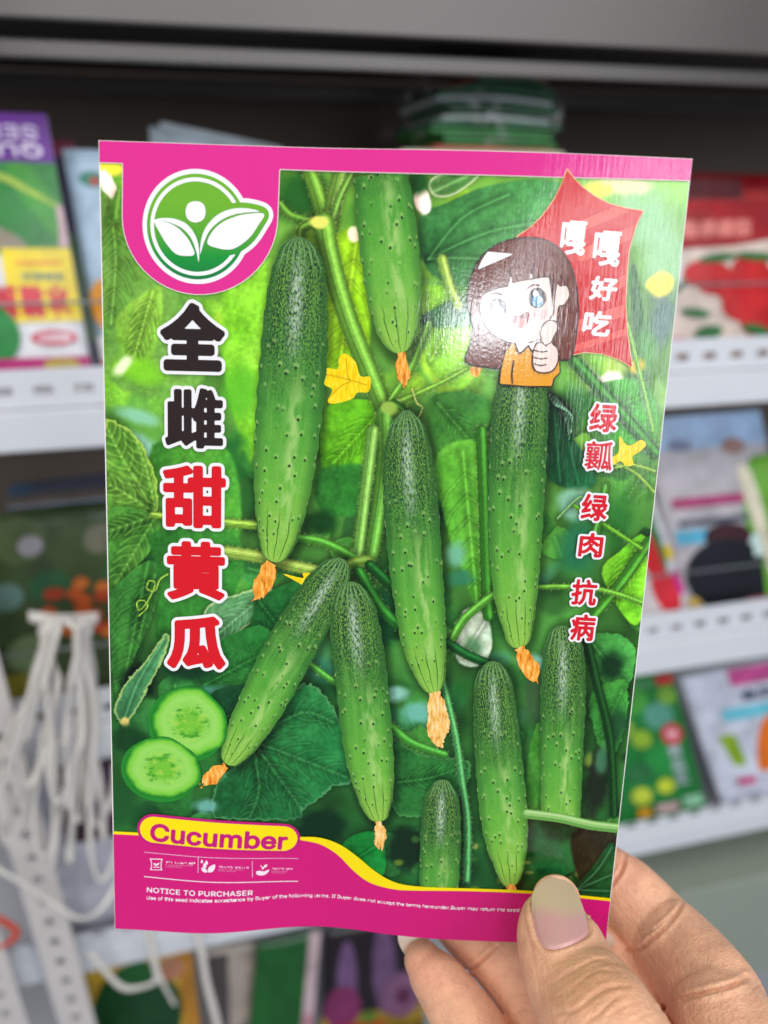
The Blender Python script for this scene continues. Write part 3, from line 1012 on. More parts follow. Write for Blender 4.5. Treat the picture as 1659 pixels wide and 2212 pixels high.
# ---- printed cucumbers ----------------------------------------------
def cucumber_ink(seed, dark=1.0, tip=True):
    n = NT('printed_cucumber')
    own, mm = n.uv('own'), n.uv('mm')
    sp = n.new('ShaderNodeSeparateXYZ')
    n.put(sp.inputs[0], own)
    s, t = sp.outputs[0], sp.outputs[1]
    at = n.math('ABSOLUTE', t)
    mm = n.mapping(mm, (1, 1, 1), (seed * 13.7, seed * 7.1, 0))
    wob = n.noise(mm, 0.25, 2)
    sw = n.math('ADD', s, n.math('MULTIPLY', n.math('SUBTRACT', wob, 0.5), 0.22))
    col = n.ramp(sw, [(0.0, (10, 36, 28)), (0.12, (12, 46, 30)), (0.30, (28, 84, 38)), (0.52, (76, 152, 54)), (0.75, (104, 176, 60)), (1.0, (150, 198, 78))])
    # long faint ribs
    rib = n.noise(n.mapping(mm, (0.05, 0.9, 1)), 1.0, 2)
    col = n.mix(n.math('MULTIPLY', n.step(rib, 0.45, 0.7), 0.35), col, lin((120, 184, 80)))
    # speckle near the stalk end
    spk = n.noise(n.mapping(mm, (1.5, 3.0, 1)), 1.0, 2, 0.6)
    fade = n.step(s, 0.12, 0.62, True)
    col = n.mix(n.math('MULTIPLY', n.step(spk, 0.50, 0.56), n.math('MULTIPLY', fade, 0.72)), col, lin((126, 176, 72)))
    col = n.mix(n.math('MULTIPLY', n.step(spk, 0.40, 0.46, True), n.math('MULTIPLY', fade, 0.7)), col, lin((18, 52, 34)))
    fine = n.noise(mm, 2.6, 2)
    col = n.mix(n.math('MULTIPLY', n.step(fine, 0.52, 0.66), 0.35), col, lin((52, 116, 46)))
    # rounding of the printed fruit
    col = n.mix(n.math('MULTIPLY', n.step(at, 0.55, 1.0), 0.62), col, lin((30, 84, 36)))
    # printed sheen along the fruit
    def ridge(c, w):
        dq = n.math('DIVIDE', n.math('SUBTRACT', t, c), w)
        return n.math('POWER', 2.718, n.math('MULTIPLY', n.math('MULTIPLY', dq, dq), -1.0))
    gl = n.math('MULTIPLY', ridge(0.02, 0.2), n.math('MULTIPLY', n.step(s, 0.02, 0.14), n.step(s, 0.2, 0.42, True)))
    gl = n.math('MULTIPLY', gl, n.step(n.noise(n.mapping(mm, (0.9, 2.2, 1)), 1.0, 3, 0.6), 0.40, 0.58))
    col = n.mix(n.math('MULTIPLY', gl, 0.72), col, lin((196, 218, 192)))
    lo = n.math('MULTIPLY', ridge(-0.2, 0.24), n.math('MULTIPLY', n.step(s, 0.36, 0.55), n.step(s, 0.8, 0.97, True)))
    lo = n.math('MULTIPLY', lo, n.step(n.noise(n.mapping(mm, (0.18, 0.55, 1)), 1.0, 3), 0.38, 0.6))
    col = n.mix(n.math('MULTIPLY', lo, 0.62), col, lin((178, 214, 126)))
    # warts: a pale bump above each dark spine
    region = n.math('MULTIPLY', n.step(s, 0.2, 0.36), n.step(s, 0.93, 0.985, True))
    region = n.math('MULTIPLY', region, n.step(n.noise(n.mapping(mm, (0.11, 0.14, 1), (3, 5, 0)), 1.0, 2), 0.40, 0.5))
    pale = n.voro(n.mapping(mm, (0.25, 0.33, 1), (0.13, 0.03, 0)), 1.0, 1.0, True)
    col = n.mix(n.math('MULTIPLY', n.math('MULTIPLY', n.step(pale, 0.08, 0.22, True), region), 0.4), col, lin((168, 210, 120)))
    spot = n.voro(n.mapping(mm, (0.25, 0.33, 1)), 1.0, 1.0, True)
    col = n.mix(n.math('MULTIPLY', n.math('MULTIPLY', n.step(spot, 0.07, 0.115, True), region), 0.92), col, lin((20, 40, 22)))
    if tip:
        ph = n.math('ADD', n.math('MULTIPLY', t, 13.0), n.math('MULTIPLY', wob, 2.5))
        ln_ = n.step(n.math('SINE', ph), 0.86, 0.98)
        col = n.mix(n.math('MULTIPLY', n.math('MULTIPLY', ln_, n.step(s, 0.80, 0.9)), 0.75), col, lin((30, 74, 30)))
    # crease lines at the stalk
    ls = n.step(n.math('SINE', n.math('ADD', n.math('MULTIPLY', t, 24.0), n.math('MULTIPLY', wob, 5.0))), 0.2, 0.8)
    col = n.mix(n.math('MULTIPLY', n.math('MULTIPLY', ls, n.step(s, 0.03, 0.13, True)), 0.7), col, lin((120, 170, 110)))
    n.base(col)
    film_finish(n)
    return n.m


def cucumber(pts, layer, seed, label, s0=0.0, s1=1.0, tip=True, cap0=True, cap1=True):
    """pts: (x, y, half width) along the fruit from stalk to blossom end"""
    p = np.array(pts, float)
    ctr = cr(p, False, 10)
    xy, hw = ctr[:, :2], ctr[:, 2]
    m = q(xy)
    hw = np.maximum(hw, 0.2) * L
    d = np.gradient(m, axis=0)
    d /= np.linalg.norm(d, axis=1, keepdims=True) + 1e-9
    nrm = np.stack([d[:, 1], -d[:, 0]], -1)
    ln = np.concatenate([[0], np.cumsum(np.linalg.norm(np.diff(m, axis=0), axis=1))])
    if cap1:
        wr = 0.50 * hw.max()
        e = np.clip(1 - (ln[-1] - ln) / (wr * 0.95), 0, 1)
        hw = np.where(e > 0, np.maximum(hw, wr * np.sqrt(np.clip(1 - e ** 2.2, 0.004, 1))), hw)
        ker = np.ones(9) / 9
        for _ in range(3):
            sm = np.convolve(np.r_[np.full(4, hw[0]), hw, hw[-1] * np.array([0.6, 0.3, 0.1, 0.0])], ker, 'valid')
            k = (ln[-1] - ln) < 14
            k[-6:] = False
            hw = np.where(k, sm, hw)
    wv = 1 + 0.018 * np.sin(ln * 1.1 + seed) + 0.012 * np.sin(ln * 2.7 + 2 * seed)
    K = 15
    ts = np.linspace(-1, 1, K)
    V, own, mm, F = [], [], [], []
    for i in range(len(m)):
        for t in ts:
            V.append(m[i] + nrm[i] * t * hw[i] * wv[i])
            own.append((s0 + (s1 - s0) * ln[i] / ln[-1], t))
            mm.append((ln[i], math.asin(max(-1, min(1, t * 0.97))) * 6.0))
    for i in range(len(m) - 1):
        for k in range(K - 1):
            a = i * K + k
            F.append((a, a + 1, a + K + 1, a + K))
    V = np.array(V)
    V[:, 0] = np.clip(V[:, 0], 0.02, PW - 0.02)
    # orient towards the viewer
    a, b, c = V[F[0][0]], V[F[0][1]], V[F[0][2]]
    fl = F[len(F) // 2]
    a, b, c = V[fl[0]], V[fl[1]], V[fl[2]]
    if (b[0] - a[0]) * (c[1] - a[1]) - (b[1] - a[1]) * (c[0] - a[0]) < 0:
        F = [f[::-1] for f in F]
    o = print_mesh('cucumber_picture', V, F, layer, cucumber_ink(seed, tip=tip), PK, {'own': own, 'mm': mm})
    o['label'] = label
    return o


cucumber(FRUIT[0], 2, 1, 'tall printed cucumber beside the title characters')
cucumber(FRUIT[1], 2, 2, 'printed cucumber cut off by the pink header', s0=0.42)
cucumber(FRUIT[2], 2, 3, 'printed cucumber hanging below the cartoon girl', s0=0.12)
cucumber(FRUIT[3], 2, 8, 'printed cucumber under the small red characters', s1=0.8, tip=False, cap1=False)
cucumber(FRUIT[4], 2, 5, 'slanting printed cucumber beside the two slices')
cucumber(FRUIT[5], 4, 6, 'printed cucumber above the yellow curve')
cucumber(FRUIT[6], 3, 4, 'printed cucumber in the middle of the vine')
cucumber(FRUIT[7], 3, 7, 'printed cucumber with its tip above the thumb')
cucumber(FRUIT[8], 2, 9, 'short printed cucumber cut off by the yellow curve', s1=0.62, tip=False, cap1=False)


sb_ = [(1137, 1757), (1210, 1766), (1275, 1781), (1334, 1788)]
print_stroke('stem_picture', sb_, 24, 4, (96, 156, 72), PK)
print_stroke('stem_picture', [(x, y - 3) for x, y in sb_], 14, 5, (140, 192, 108), PK)
print_stroke('stem_picture', [(x, y - 5) for x, y in sb_], 5, 6, (176, 214, 142), PK)


# ---- printed blossoms -----------------------------------------------
def blossom_ink(kind):
    key = ('bl', kind)
    if key not in MATS:
        n = NT('printed_blossom')
        uv = n.uv('face')
        f = n.noise(n.mapping(uv, (190, 70, 1)), 1.0, 3)
        if kind == 'orange':
            c = n.ramp(f, [(0.25, (176, 84, 20)), (0.45, (238, 150, 40)), (0.62, (250, 190, 96)), (0.8, (252, 226, 170))])
        elif kind == 'pale':
            c = n.ramp(f, [(0.25, (190, 120, 40)), (0.45, (244, 186, 96)), (0.62, (250, 214, 150)), (0.8, (252, 236, 206))])
        else:
            c = n.ramp(f, [(0.25, (226, 176, 0)), (0.5, (248, 214, 10)), (0.8, (255, 236, 80))])
        n.base(c)
        film_finish(n)
        MATS[key] = n.m
    return MATS[key]


def blossom(a, b, w, kind, layer, seed):
    r = np.random.default_rng(seed)
    a, b = np.array(a, float), np.array(b, float)
    d = b - a
    nr = np.array([-d[1], d[0]]) / np.linalg.norm(d)
    prof = [(0.0, 0.55), (0.1, 0.5), (0.2, 0.75), (0.4, 0.95), (0.6, 1.0), (0.8, 0.85), (0.95, 0.55), (1.05, 0.2)]
    left, right = [], []
    for t, k in prof:
        left.append(a + d * t + nr * w * k * r.uniform(0.75, 1.25))
        right.append(a + d * (t + r.uniform(-0.06, 0.06)) - nr * w * k * r.uniform(0.75, 1.25))
    tail = [a + d * r.uniform(0.9, 1.18) + nr * w * 0.45 * k for k in (1, 0.5, 0, -0.5, -1)]
    p = q(np.array(left + tail + right[::-1]))
    box = (p[:, 0].min() - 0.5, p[:, 1].min() - 0.5, p[:, 0].max() + 0.5, p[:, 1].max() + 0.5)
    return print_field('blossom_picture', lambda X, Y: sd_poly(X, Y, p) + 0.5 * L * 6 * (NZ2.at(X * 2.2, Y * 2.2) - 0.55), box, layer, blossom_ink(kind), PK, 0.2)


blossom((588, 1214), (556, 1290), 22, 'orange', 5, 1)
blossom((866, 762), (874, 828), 15, 'orange', 5, 2)
blossom((938, 1496), (950, 1606), 24, 'pale', 5, 3)
blossom((1122, 1398), (1154, 1468), 18, 'orange', 5, 4)
blossom((490, 1652), (440, 1692), 15, 'orange', 5, 5)
blossom((818, 1774), (822, 1830), 13, 'pale', 5, 6)
blossom((1103, 1908), (1104, 1926), 11, 'orange', 5, 7)
blossom((1040, 795), (1016, 806), 12, 'orange', 2, 8)


def yellow_flower(px, layer):
    p = cr(q(px), True, 5)
    box = (p[:, 0].min() - 0.5, p[:, 1].min() - 0.5, p[:, 0].max() + 0.5, p[:, 1].max() + 0.5)
    return print_field('yellow_flower_picture', lambda X, Y: sd_poly(X, Y, p), box, layer, blossom_ink('yellow'), PK, 0.2)


fl = yellow_flower([(745, 764), (768, 782), (778, 812), (800, 815), (796, 846), (772, 848), (760, 862), (722, 872), (708, 866), (718, 842), (700, 830), (694, 808), (704, 795), (730, 797), (732, 775)], 1)
print_stroke('flower_line', [(748, 775), (752, 815), (762, 822)], 2, 2, (214, 160, 10), fl)
print_stroke('flower_line', [(712, 858), (735, 835), (758, 824)], 2, 2, (214, 160, 10), fl)
print_stroke('flower_line', [(702, 808), (735, 815), (758, 822)], 2, 2, (214, 160, 10), fl)
print_stroke('flower_line', [(792, 832), (775, 826), (760, 822)], 2, 2, (214, 160, 10), fl)
yellow_flower([(612, 1240), (640, 1246), (656, 1248), (654, 1238), (676, 1240), (682, 1256), (664, 1278), (655, 1272), (650, 1262)], 1)
yellow_flower([(1338, 942), (1350, 958), (1362, 962), (1385, 950), (1395, 962), (1378, 978), (1366, 986), (1368, 1004), (1352, 1006), (1340, 996), (1324, 1004), (1320, 990), (1336, 976)], 1)


# ---- printed slices --------------------------------------------------
def slice_ink():
    n = NT('printed_cucumber_slice')
    own = n.uv('own')
    sp = n.new('ShaderNodeSeparateXYZ')
    n.put(sp.inputs[0], own)
    r = sp.outputs[0]
    a = sp.outputs[1]
    uv = n.uv('face')
    f = n.noise(n.mapping(uv, (40, 60, 1)), 1.0, 4)
    rr = n.math('ADD', r, n.math('MULTIPLY', n.math('SUBTRACT', f, 0.5), 0.16))
    col = n.ramp(rr, [(0.0, (118, 190, 58)), (0.32, (108, 186, 52)), (0.45, (140, 206, 84)), (0.7, (150, 212, 96)), (0.86, (122, 200, 60)), (0.94, (52, 150, 40)), (1.0, (24, 110, 34))])
    seeds = n.noise(n.mapping(uv, (44, 110, 1)), 1.0, 3, 0.65)
    core = n.math('MULTIPLY', n.step(r, 0.16, 0.3), n.step(r, 0.46, 0.6, True))
    col = n.mix(n.math('MULTIPLY', n.math('MULTIPLY', n.step(seeds, 0.52, 0.62), core), 0.8), col, lin((46, 140, 34)))
    col = n.mix(n.math('MULTIPLY', n.math('MULTIPLY', n.step(seeds, 0.40, 0.46, True), n.step(r, 0.5, 0.62, True)), 0.5), col, lin((176, 214, 84)))
    n.base(col)
    film_finish(n)
    return n.m


SLI = slice_ink()


def slice_picture(cx, cy, rx, ry, rot, layer, label):
    K, M = 40, 9
    V, own, F = [], [], []
    r0 = math.radians(rot)
    for j in range(M):
        k = (j + 0.02) / (M - 1 + 0.02)
        for i in range(K):
            a = 2 * math.pi * i / K
            w = 1 + 0.03 * math.sin(3 * a + 1) + 0.02 * math.sin(7 * a)
            x, y = rx * k * w * math.cos(a), ry * k * w * math.sin(a)
            V.append((cx + x * math.cos(r0) - y * math.sin(r0), cy + x * math.sin(r0) + y * math.cos(r0)))
            own.append((k, i / K))
    for j in range(M - 1):
        for i in range(K):
            a, b = j * K + i, j * K + (i + 1) % K
            F.append((a, b, b + K, a + K))
    F.append(tuple(range(K))[::-1])
    o = print_mesh('cucumber_slice_picture', q(V), F, layer, SLI, PK, {'own': own})
    o['label'] = label
    return o


def rim_of_slice(cx, cy, rx, ry, rot, layer):
    print_ellipse('slice_rind_picture', (cx - 3, cy + 3), rx + 2, ry + 2, rot, layer, (34, 132, 40), PK)


rim_of_slice(408, 1562, 84, 78, 20, 5)
slice_picture(410, 1560, 83, 76, 20, 6, 'upper printed cucumber slice')
rim_of_slice(350, 1660, 84, 67, 10, 5)
slice_picture(352, 1658, 83, 66, 10, 7, 'lower printed cucumber slice')

# ---- pink header with round-ended tab --------------------------------
PINK = (222, 48, 142)
MAG = (208, 24, 118)
arc = [(433 + 167 * math.cos(a), 468 + 168 * math.sin(a)) for a in np.linspace(0, math.pi, 26)]
head_px = [(210, 300), (1499, 338), (1497, 391), (1200, 383), (900, 375), (604, 366)] + arc + [(267, 353), (210, 351)]


def header():
    p = q(head_px)
    box = (-1, p[:, 1].min() - 1, PW + 1, PH + 1)
    cream = ink((236, 226, 214))
    print_field('header_border', lambda X, Y: sd_poly(X, Y, p) - 1.7 * L, box, 8, cream, PK)
    return print_field('header_band', lambda X, Y: sd_poly(X, Y, p), box, 9, ink(PINK), PK)


head = header()


# ---- emblem ----------------------------------------------------------
def zz(x, y):
    return (189 + 0.3418 * x, 270 + 0.3418 * y)


def zq(pts):
    return q([zz(*p) for p in pts])


circ_c = q([zz(693, 648)])[0]
Rz = 0.3418 * L
rleaf = cr(zq([(720, 870), (722, 760), (760, 650), (830, 570), (920, 530), (1020, 525), (1120, 560), (1085, 640), (1030, 720), (960, 775), (900, 795), (840, 788), (790, 770)]), True, 5)


def circ(X, Y, r):
    return np.hypot((X - circ_c[0]) / 1.0, (Y - circ_c[1]) / 1.015) - r * Rz


EB = (circ_c[0] - 350 * Rz, circ_c[1] - 350 * Rz, circ_c[0] + 500 * Rz, circ_c[1] + 350 * Rz)
W_ = (244, 242, 246)


def emblem_green():
    n = NT('emblem_green_ink')
    sp = n.new('ShaderNodeSeparateXYZ')
    n.put(sp.inputs[0], n.uv('face'))
    n.base(n.ramp(n.step(sp.outputs[1], 0.815, 0.945), [(0.0, (14, 96, 62)), (0.5, (30, 146, 58)), (1.0, (112, 176, 48))]))
    film_finish(n)
    return n.m


EG = emblem_green()
emb = print_field('emblem', lambda X, Y: np.minimum(circ(X, Y, 318), sd_poly(X, Y, rleaf) - 50 * Rz), EB, 10, ink(W_), PK, 0.18)
emb['label'] = 'round green emblem with two white leaves'
print_field('emblem_ring', lambda X, Y: np.minimum(circ(X, Y, 292), sd_poly(X, Y, rleaf) - 26 * Rz), EB, 11, EG, emb, 0.18)
print_field('emblem_white_ring', lambda X, Y: np.maximum(np.maximum(circ(X, Y, 272), -circ(X, Y, 250)), -(sd_poly(X, Y, rleaf) - 28 * Rz)), EB, 12, ink(W_), emb, 0.14)


def emb_shape(name, pts, sm=5):
    p = cr(zq(pts), True, sm)
    box = (p[:, 0].min() - .5, p[:, 1].min() - .5, p[:, 0].max() + .5, p[:, 1].max() + .5)
    return print_field(name, lambda X, Y: sd_poly(X, Y, p), box, 13, ink(W_), emb, 0.14)


emb_shape('emblem_leaf', [(762, 752), (790, 680), (850, 622), (930, 585), (1010, 566), (1118, 566), (1080, 640), (1030, 712), (960, 768), (900, 790), (830, 782)])
emb_shape('emblem_leaf', [(716, 820), (722, 730), (752, 650), (820, 575), (910, 535), (1010, 530), (1090, 550), (1010, 556), (920, 572), (840, 610), (775, 672), (738, 750)])
emb_shape('emblem_leaf', [(425, 604), (500, 616), (570, 650), (630, 710), (665, 770), (678, 822), (620, 830), (560, 815), (505, 755), (465, 690)])
emb_shape('emblem_leaf', [(440, 598), (530, 592), (620, 622), (680, 690), (708, 780), (706, 872), (694, 812), (660, 720), (600, 655), (520, 618)])
emb_shape('emblem_dot', [(687, 485), (735, 502), (750, 552), (735, 600), (687, 620), (640, 600), (624, 552), (640, 502)])

# ---- title characters -------------------------------------------------
BLK, RED = (44, 32, 32), (214, 22, 34)
for ch, box, c, bo, lb in (('全', (353, 659, 482, 795), BLK, 7.2, 'first title character, black with white outline'),
                       ('雌', (360, 839, 481, 964), BLK, 4.4, 'second title character, black with white outline'),
                       ('甜', (357, 1007, 486, 1135), RED, 5.4, 'third title character, red with white outline'),
                       ('黄', (365, 1170, 484, 1290), RED, 5.4, 'fourth title character, red with white outline'),
                       ('瓜', (366, 1332, 484, 1437), RED, 6.8, 'fifth title character, red with white outline')):
    x0, y0, x1, y1 = box
    big_char('title_character', ch, [(x0 + 2, y0 + 2), (x1 - 2, y0 + 5), (x0 + 3, y1 - 2)], bo, 7.0, 14, c, PK, lb)
for ch, box in (('绿', (1274, 872, 1330, 930)), ('瓤', (1263, 952, 1321, 1013)), ('绿', (1256, 1066, 1309, 1121)), ('肉', (1251, 1150, 1299, 1199)), ('抗', (1235, 1250, 1286, 1303)), ('病', (1233, 1325, 1282, 1379))):
    x0, y0, x1, y1 = box
    big_char('small_character', ch, [(x0 + 3, y0), (x1 + 3, y0 + 3), (x0 - 3, y1)], 0.7 if ch == '瓤' else 1.6, 4.4, 14, (214, 26, 44), PK)


# ---- red burst and cartoon girl ----------------------------------------
def z2(pts):
    return [(702 + 0.5045 * x, 270 + 0.5045 * y) for x, y in pts]


burst_px = z2([(1035, 192), (1060, 228), (1100, 268), (1150, 306), (1210, 338), (1280, 358), (1358, 370), (1325, 440), (1298, 540), (1288, 650), (1284, 780), (1292, 900), (1312, 1037), (1250, 1000), (1180, 978), (1110, 972), (1050, 985), (900, 900), (820, 480), (880, 440), (930, 390), (980, 320), (1010, 260)])
print_poly('burst_border', burst_px, 9.5, (236, 190, 130), PK, grow=1.8)
burst = print_poly('red_burst', burst_px, 10.5, (204, 28, 34), PK)
bp = q(burst_px)
for k, (a, b, w) in enumerate((((1060, 450), (1340, 330), 40), ((1100, 560), (1330, 450), 46), ((1180, 720), (1290, 660), 40), ((1060, 870), (1290, 790), 44), ((1060, 960), (1300, 880), 26))):
    s = q(z2([a, b]))
    bx = (s[:, 0].min() - 3, s[:, 1].min() - 3, s[:, 0].max() + 3, s[:, 1].max() + 3)
    print_field('burst_streak', lambda X, Y: np.maximum(seg_dist(X, Y, s, False) - w * 0.25 * L, sd_poly(X, Y, bp) + 0.3), bx, 11.5, ink((228, 84, 74)), burst)
for ch, b in (('嘎', (1212, 478, 1263, 548)), ('嘎', (1282, 500, 1337, 572)), ('好', (1275, 598, 1330, 646)), ('吃', (1260, 672, 1316, 722))):
    x0, y0, x1, y1 = b
    big_char('slogan_character', ch, [(x0 + 4, y0), (x1 + 4, y0 + 4), (x0 - 4, y1)], 1.7, 0, 12, (246, 242, 244), PK)

HAIR, LINE, SKIN, SHIRT = (108, 52, 40), (50, 24, 22), (246, 214, 204), (232, 158, 40)
hair_px = z2([(603, 1012), (625, 930), (632, 850), (614, 770), (622, 670), (668, 570), (750, 508), (855, 485), (950, 500), (1022, 558), (1064, 650), (1080, 770), (1074, 880), (1052, 990), (1000, 1004), (900, 960), (790, 950), (762, 1034), (690, 1036)])
girl = print_poly('cartoon_girl', hair_px, 13, LINE, PK, grow=2.2, smooth=4, cell=0.2)
girl['label'] = 'cartoon girl with long brown hair giving a thumbs up'
print_poly('hair', hair_px, 14, HAIR, girl, grow=-1.2, smooth=4, cell=0.2)
body_px = z2([(800, 932), (768, 980), (752, 1050), (746, 1108), (860, 1118), (968, 1118), (976, 1085), (1002, 1060), (1000, 1000), (975, 950), (920, 930)])
print_poly('shirt_outline', body_px, 15, LINE, girl, grow=2.2, cell=0.2)
print_poly('shirt', body_px, 16, SHIRT, girl, grow=-0.6, cell=0.2)
face_px = z2([(664, 800), (672, 730), (690, 700), (760, 660), (860, 640), (960, 640), (1000, 690), (1030, 690), (1042, 730), (1020, 770), (996, 780), (985, 850), (940, 905), (880, 930), (820, 936), (750, 916), (700, 876)])
print_poly('face_outline', face_px, 17, LINE, girl, grow=1.4, smooth=4, cell=0.2)
print_poly('face', face_px, 18, SKIN, girl, grow=-0.8, smooth=4, cell=0.2)
print_poly('fringe', z2([(640, 720), (660, 640), (720, 580), (860, 540), (960, 560), (1030, 640), (1036, 690), (1000, 640), (985, 720), (975, 800), (955, 650), (890, 658), (880, 610), (872, 664), (800, 680), (790, 620), (778, 690), (690, 716), (672, 730), (655, 790)]), 19, HAIR, girl, cell=0.2)
for a in ([(790, 615), (788, 650), (780, 688)], [(880, 600), (886, 640), (892, 660)], [(672, 730), (700, 712), (780, 690)], [(868, 664), (955, 652), (972, 700), (975, 800), (960, 830)]):
    print_stroke('hair_line', z2(a), 3, 20, LINE, girl)
print_poly('hairband', z2([(694, 545), (806, 555), (652, 622), (668, 585)]), 20, (244, 240, 238), girl, cell=0.2)
for c in ((738, 786), (906, 742)):
    e = print_ellipse('eye', z2([c])[0], 19, 22, 0, 20, (52, 40, 48), girl)
    print_ellipse('iris', z2([(c[0], c[1] + 14)])[0], 13, 13, 0, 21, (96, 150, 176), girl)
    print_ellipse('eye_highlight', z2([(c[0] - 8, c[1] - 18)])[0], 6, 7, 0, 22, (250, 250, 250), girl)
    print_ellipse('eye_highlight', z2([(c[0] + 14, c[1] + 8)])[0], 3.5, 4, 0, 22, (250, 250, 250), girl)
print_stroke('eyebrow', z2([(706, 732), (730, 722), (756, 728)]), 3, 20, LINE, girl)
print_stroke('eyebrow', z2([(866, 700), (890, 686), (916, 690)]), 3, 20, LINE, girl)
print_ellipse('blush', z2([(745, 858)])[0], 14, 11, 0, 19, (240, 172, 172), girl)
print_ellipse('blush', z2([(920, 812)])[0], 15, 12, 0, 19, (240, 172, 172), girl)
print_poly('mouth', z2([(798, 818), (832, 816), (868, 800), (870, 835), (850, 866), (822, 866), (804, 845)]), 20, (120, 34, 36), girl, smooth=3, cell=0.2)
print_poly('tongue', z2([(812, 846), (838, 832), (862, 836), (848, 860), (824, 862)]), 21, (232, 110, 104), girl, smooth=3, cell=0.2)
print_poly('collar', z2([(812, 930), (830, 975), (868, 945), (890, 968), (922, 915), (880, 936)]), 20, (248, 246, 246), girl, cell=0.2)
for a in ([(812, 930), (828, 978), (868, 944)], [(868, 944), (890, 972), (922, 915)], [(806, 1010), (798, 1060), (800, 1105)]):
    print_stroke('shirt_line', z2(a), 3, 21, LINE, girl)
fist_px = z2([(924, 930), (920, 880), (948, 842), (985, 846), (988, 880), (966, 930), (990, 960), (992, 1010), (970, 1050), (930, 1060), (896, 1048), (886, 1010), (892, 960), (905, 935)])
print_poly('fist_outline', fist_px, 22, LINE, girl, grow=2.0, smooth=4, cell=0.2)
print_poly('fist', fist_px, 23, SKIN, girl, grow=-0.8, smooth=4, cell=0.2)
for a in ([(892, 965), (925, 972), (948, 968)], [(888, 995), (920, 1002), (946, 998)], [(892, 1022), (918, 1030), (942, 1026)], [(926, 930), (940, 945), (962, 932)]):
    print_stroke('finger_line', z2(a), 2.6, 24, LINE, girl)

# ---- magenta footer ----------------------------------------------------
upper = cr([(650, 1806), (692, 1808), (735, 1823), (775, 1851), (810, 1880), (850, 1903), (900, 1913), (1000, 1917), (1150, 1923), (1330, 1940)], False, 4).tolist()
lower = cr([(650, 1813), (692, 1822), (730, 1845), (765, 1880), (800, 1905), (850, 1919), (900, 1922), (1000, 1923), (1150, 1929), (1330, 1946)], False, 4).tolist()
tail = [(1330, 2070), (1000, 2060), (700, 2060), (245, 2030)]
yel_px = [(240, 1794), (300, 1797), (400, 1800), (500, 1803)] + upper + tail
mag_px = [(240, 1800), (300, 1803), (400, 1806), (500, 1809)] + lower + tail
YEL = (248, 222, 6)


def footer(name, px, layer, rgb):
    p = q(px)
    p[-4:, 1] = -2
    return print_field(name, lambda X, Y: sd_poly(X, Y, p), (-1, -1, PW + 1, p[:, 1].max() + 1), layer, ink(rgb), PK)


footer('yellow_curve', yel_px, 7, YEL)
foot = footer('footer_band', mag_px, 8, MAG)
ca_, cb_ = q([(334, 1790), (612, 1809)])


def capsule(X, Y, r):
    return seg_dist(X, Y, [ca_, cb_], False) - r * L


CB = (ca_[0] - 6, cb_[1] - 6, cb_[0] + 6, ca_[1] + 6)
print_field('name_plate_border', lambda X, Y: capsule(X, Y, 39.5), CB, 10, ink((196, 24, 120)), PK, 0.2)
plate = print_field('name_plate', lambda X, Y: capsule(X, Y, 33), CB, 11, ink(YEL), PK, 0.2)
text_line('plate_lettering', 'Cucumber', (327, 1812), (618, 1831), 41, 12, (196, 24, 116), plate, bold=2.4)


def z3(x, y):
    return (216 + 0.358 * x, 1701 + 0.358 * y)


LT = (240, 180, 216)
WH = (246, 226, 238)
print_stroke('rule_line', [z3(270, 384), z3(1195, 422)], 1.6, 10, LT, PK, smooth=0, cell=0.14)
print_stroke('rule_line', [z3(270, 531), z3(1192, 559)], 2.2, 10, WH, PK, smooth=0, cell=0.14)
print_stroke('rule_line', [z3(595, 410), z3(595, 508)], 1.6, 10, LT, PK, smooth=0, cell=0.14)
print_stroke('rule_line', [z3(920, 440), z3(920, 536)], 1.6, 10, LT, PK, smooth=0, cell=0.14)
bag = [z3(303, 422), z3(382, 424), z3(376, 445), z3(374, 475), z3(380, 494), z3(305, 492), z3(312, 470), z3(312, 445)]
icon = print_poly('sack_icon', bag, 10, WH, PK, cell=0.14)
print_poly('sack_icon_face', bag, 11, MAG, icon, grow=-2.2, cell=0.14)
print_poly('sack_icon_leaf', [z3(325, 448), z3(338, 450), z3(344, 460), z3(350, 450), z3(364, 446), z3(358, 460), z3(345, 466), z3(332, 462)], 12, WH, icon, cell=0.12)
print_stroke('sack_icon_line', [z3(326, 473), z3(362, 474)], 2, 12, WH, icon, smooth=0, cell=0.12)
for x, y, r in ((617, 440, 4), (645, 448, 5), (634, 465, 6)):
    print_poly('drop_icon', [z3(x, y - r * 3), z3(x + r * 1.8, y + r), z3(x, y + r * 2.6), z3(x - r * 1.8, y + r)], 10, WH, PK, smooth=3, cell=0.12)
print_poly('leaf_icon', [z3(655, 505), z3(656, 480), z3(675, 465), z3(696, 458), z3(694, 485), z3(678, 503)], 10, WH, PK, smooth=3, cell=0.14)
print_poly('leaf_icon', [z3(650, 505), z3(645, 490), z3(630, 480), z3(614, 478), z3(618, 495), z3(632, 506)], 10, WH, PK, smooth=3, cell=0.14)
print_poly('sprout_icon', [z3(978, 488), z3(975, 472), z3(962, 462), z3(972, 464), z3(984, 476), z3(992, 462), z3(1012, 456), z3(1006, 472), z3(988, 480), z3(985, 490)], 10, WH, PK, cell=0.12)
print_poly('palm_icon', [z3(942, 503), z3(958, 496), z3(976, 498), z3(992, 500), z3(1018, 488), z3(1020, 496), z3(1002, 516), z3(975, 524), z3(950, 520)], 10, WH, PK, smooth=3, cell=0.12)
text_line('icon_lettering', 'HIGH-QUALITY SEED', z3(398, 452), z3(578, 457), 5.2, 10, WH, PK, bold=0.25)
text_line('icon_lettering', 'MAINTAIN MOISTURE', z3(716, 477), z3(900, 485), 5.2, 10, LT, PK, bold=0.25)
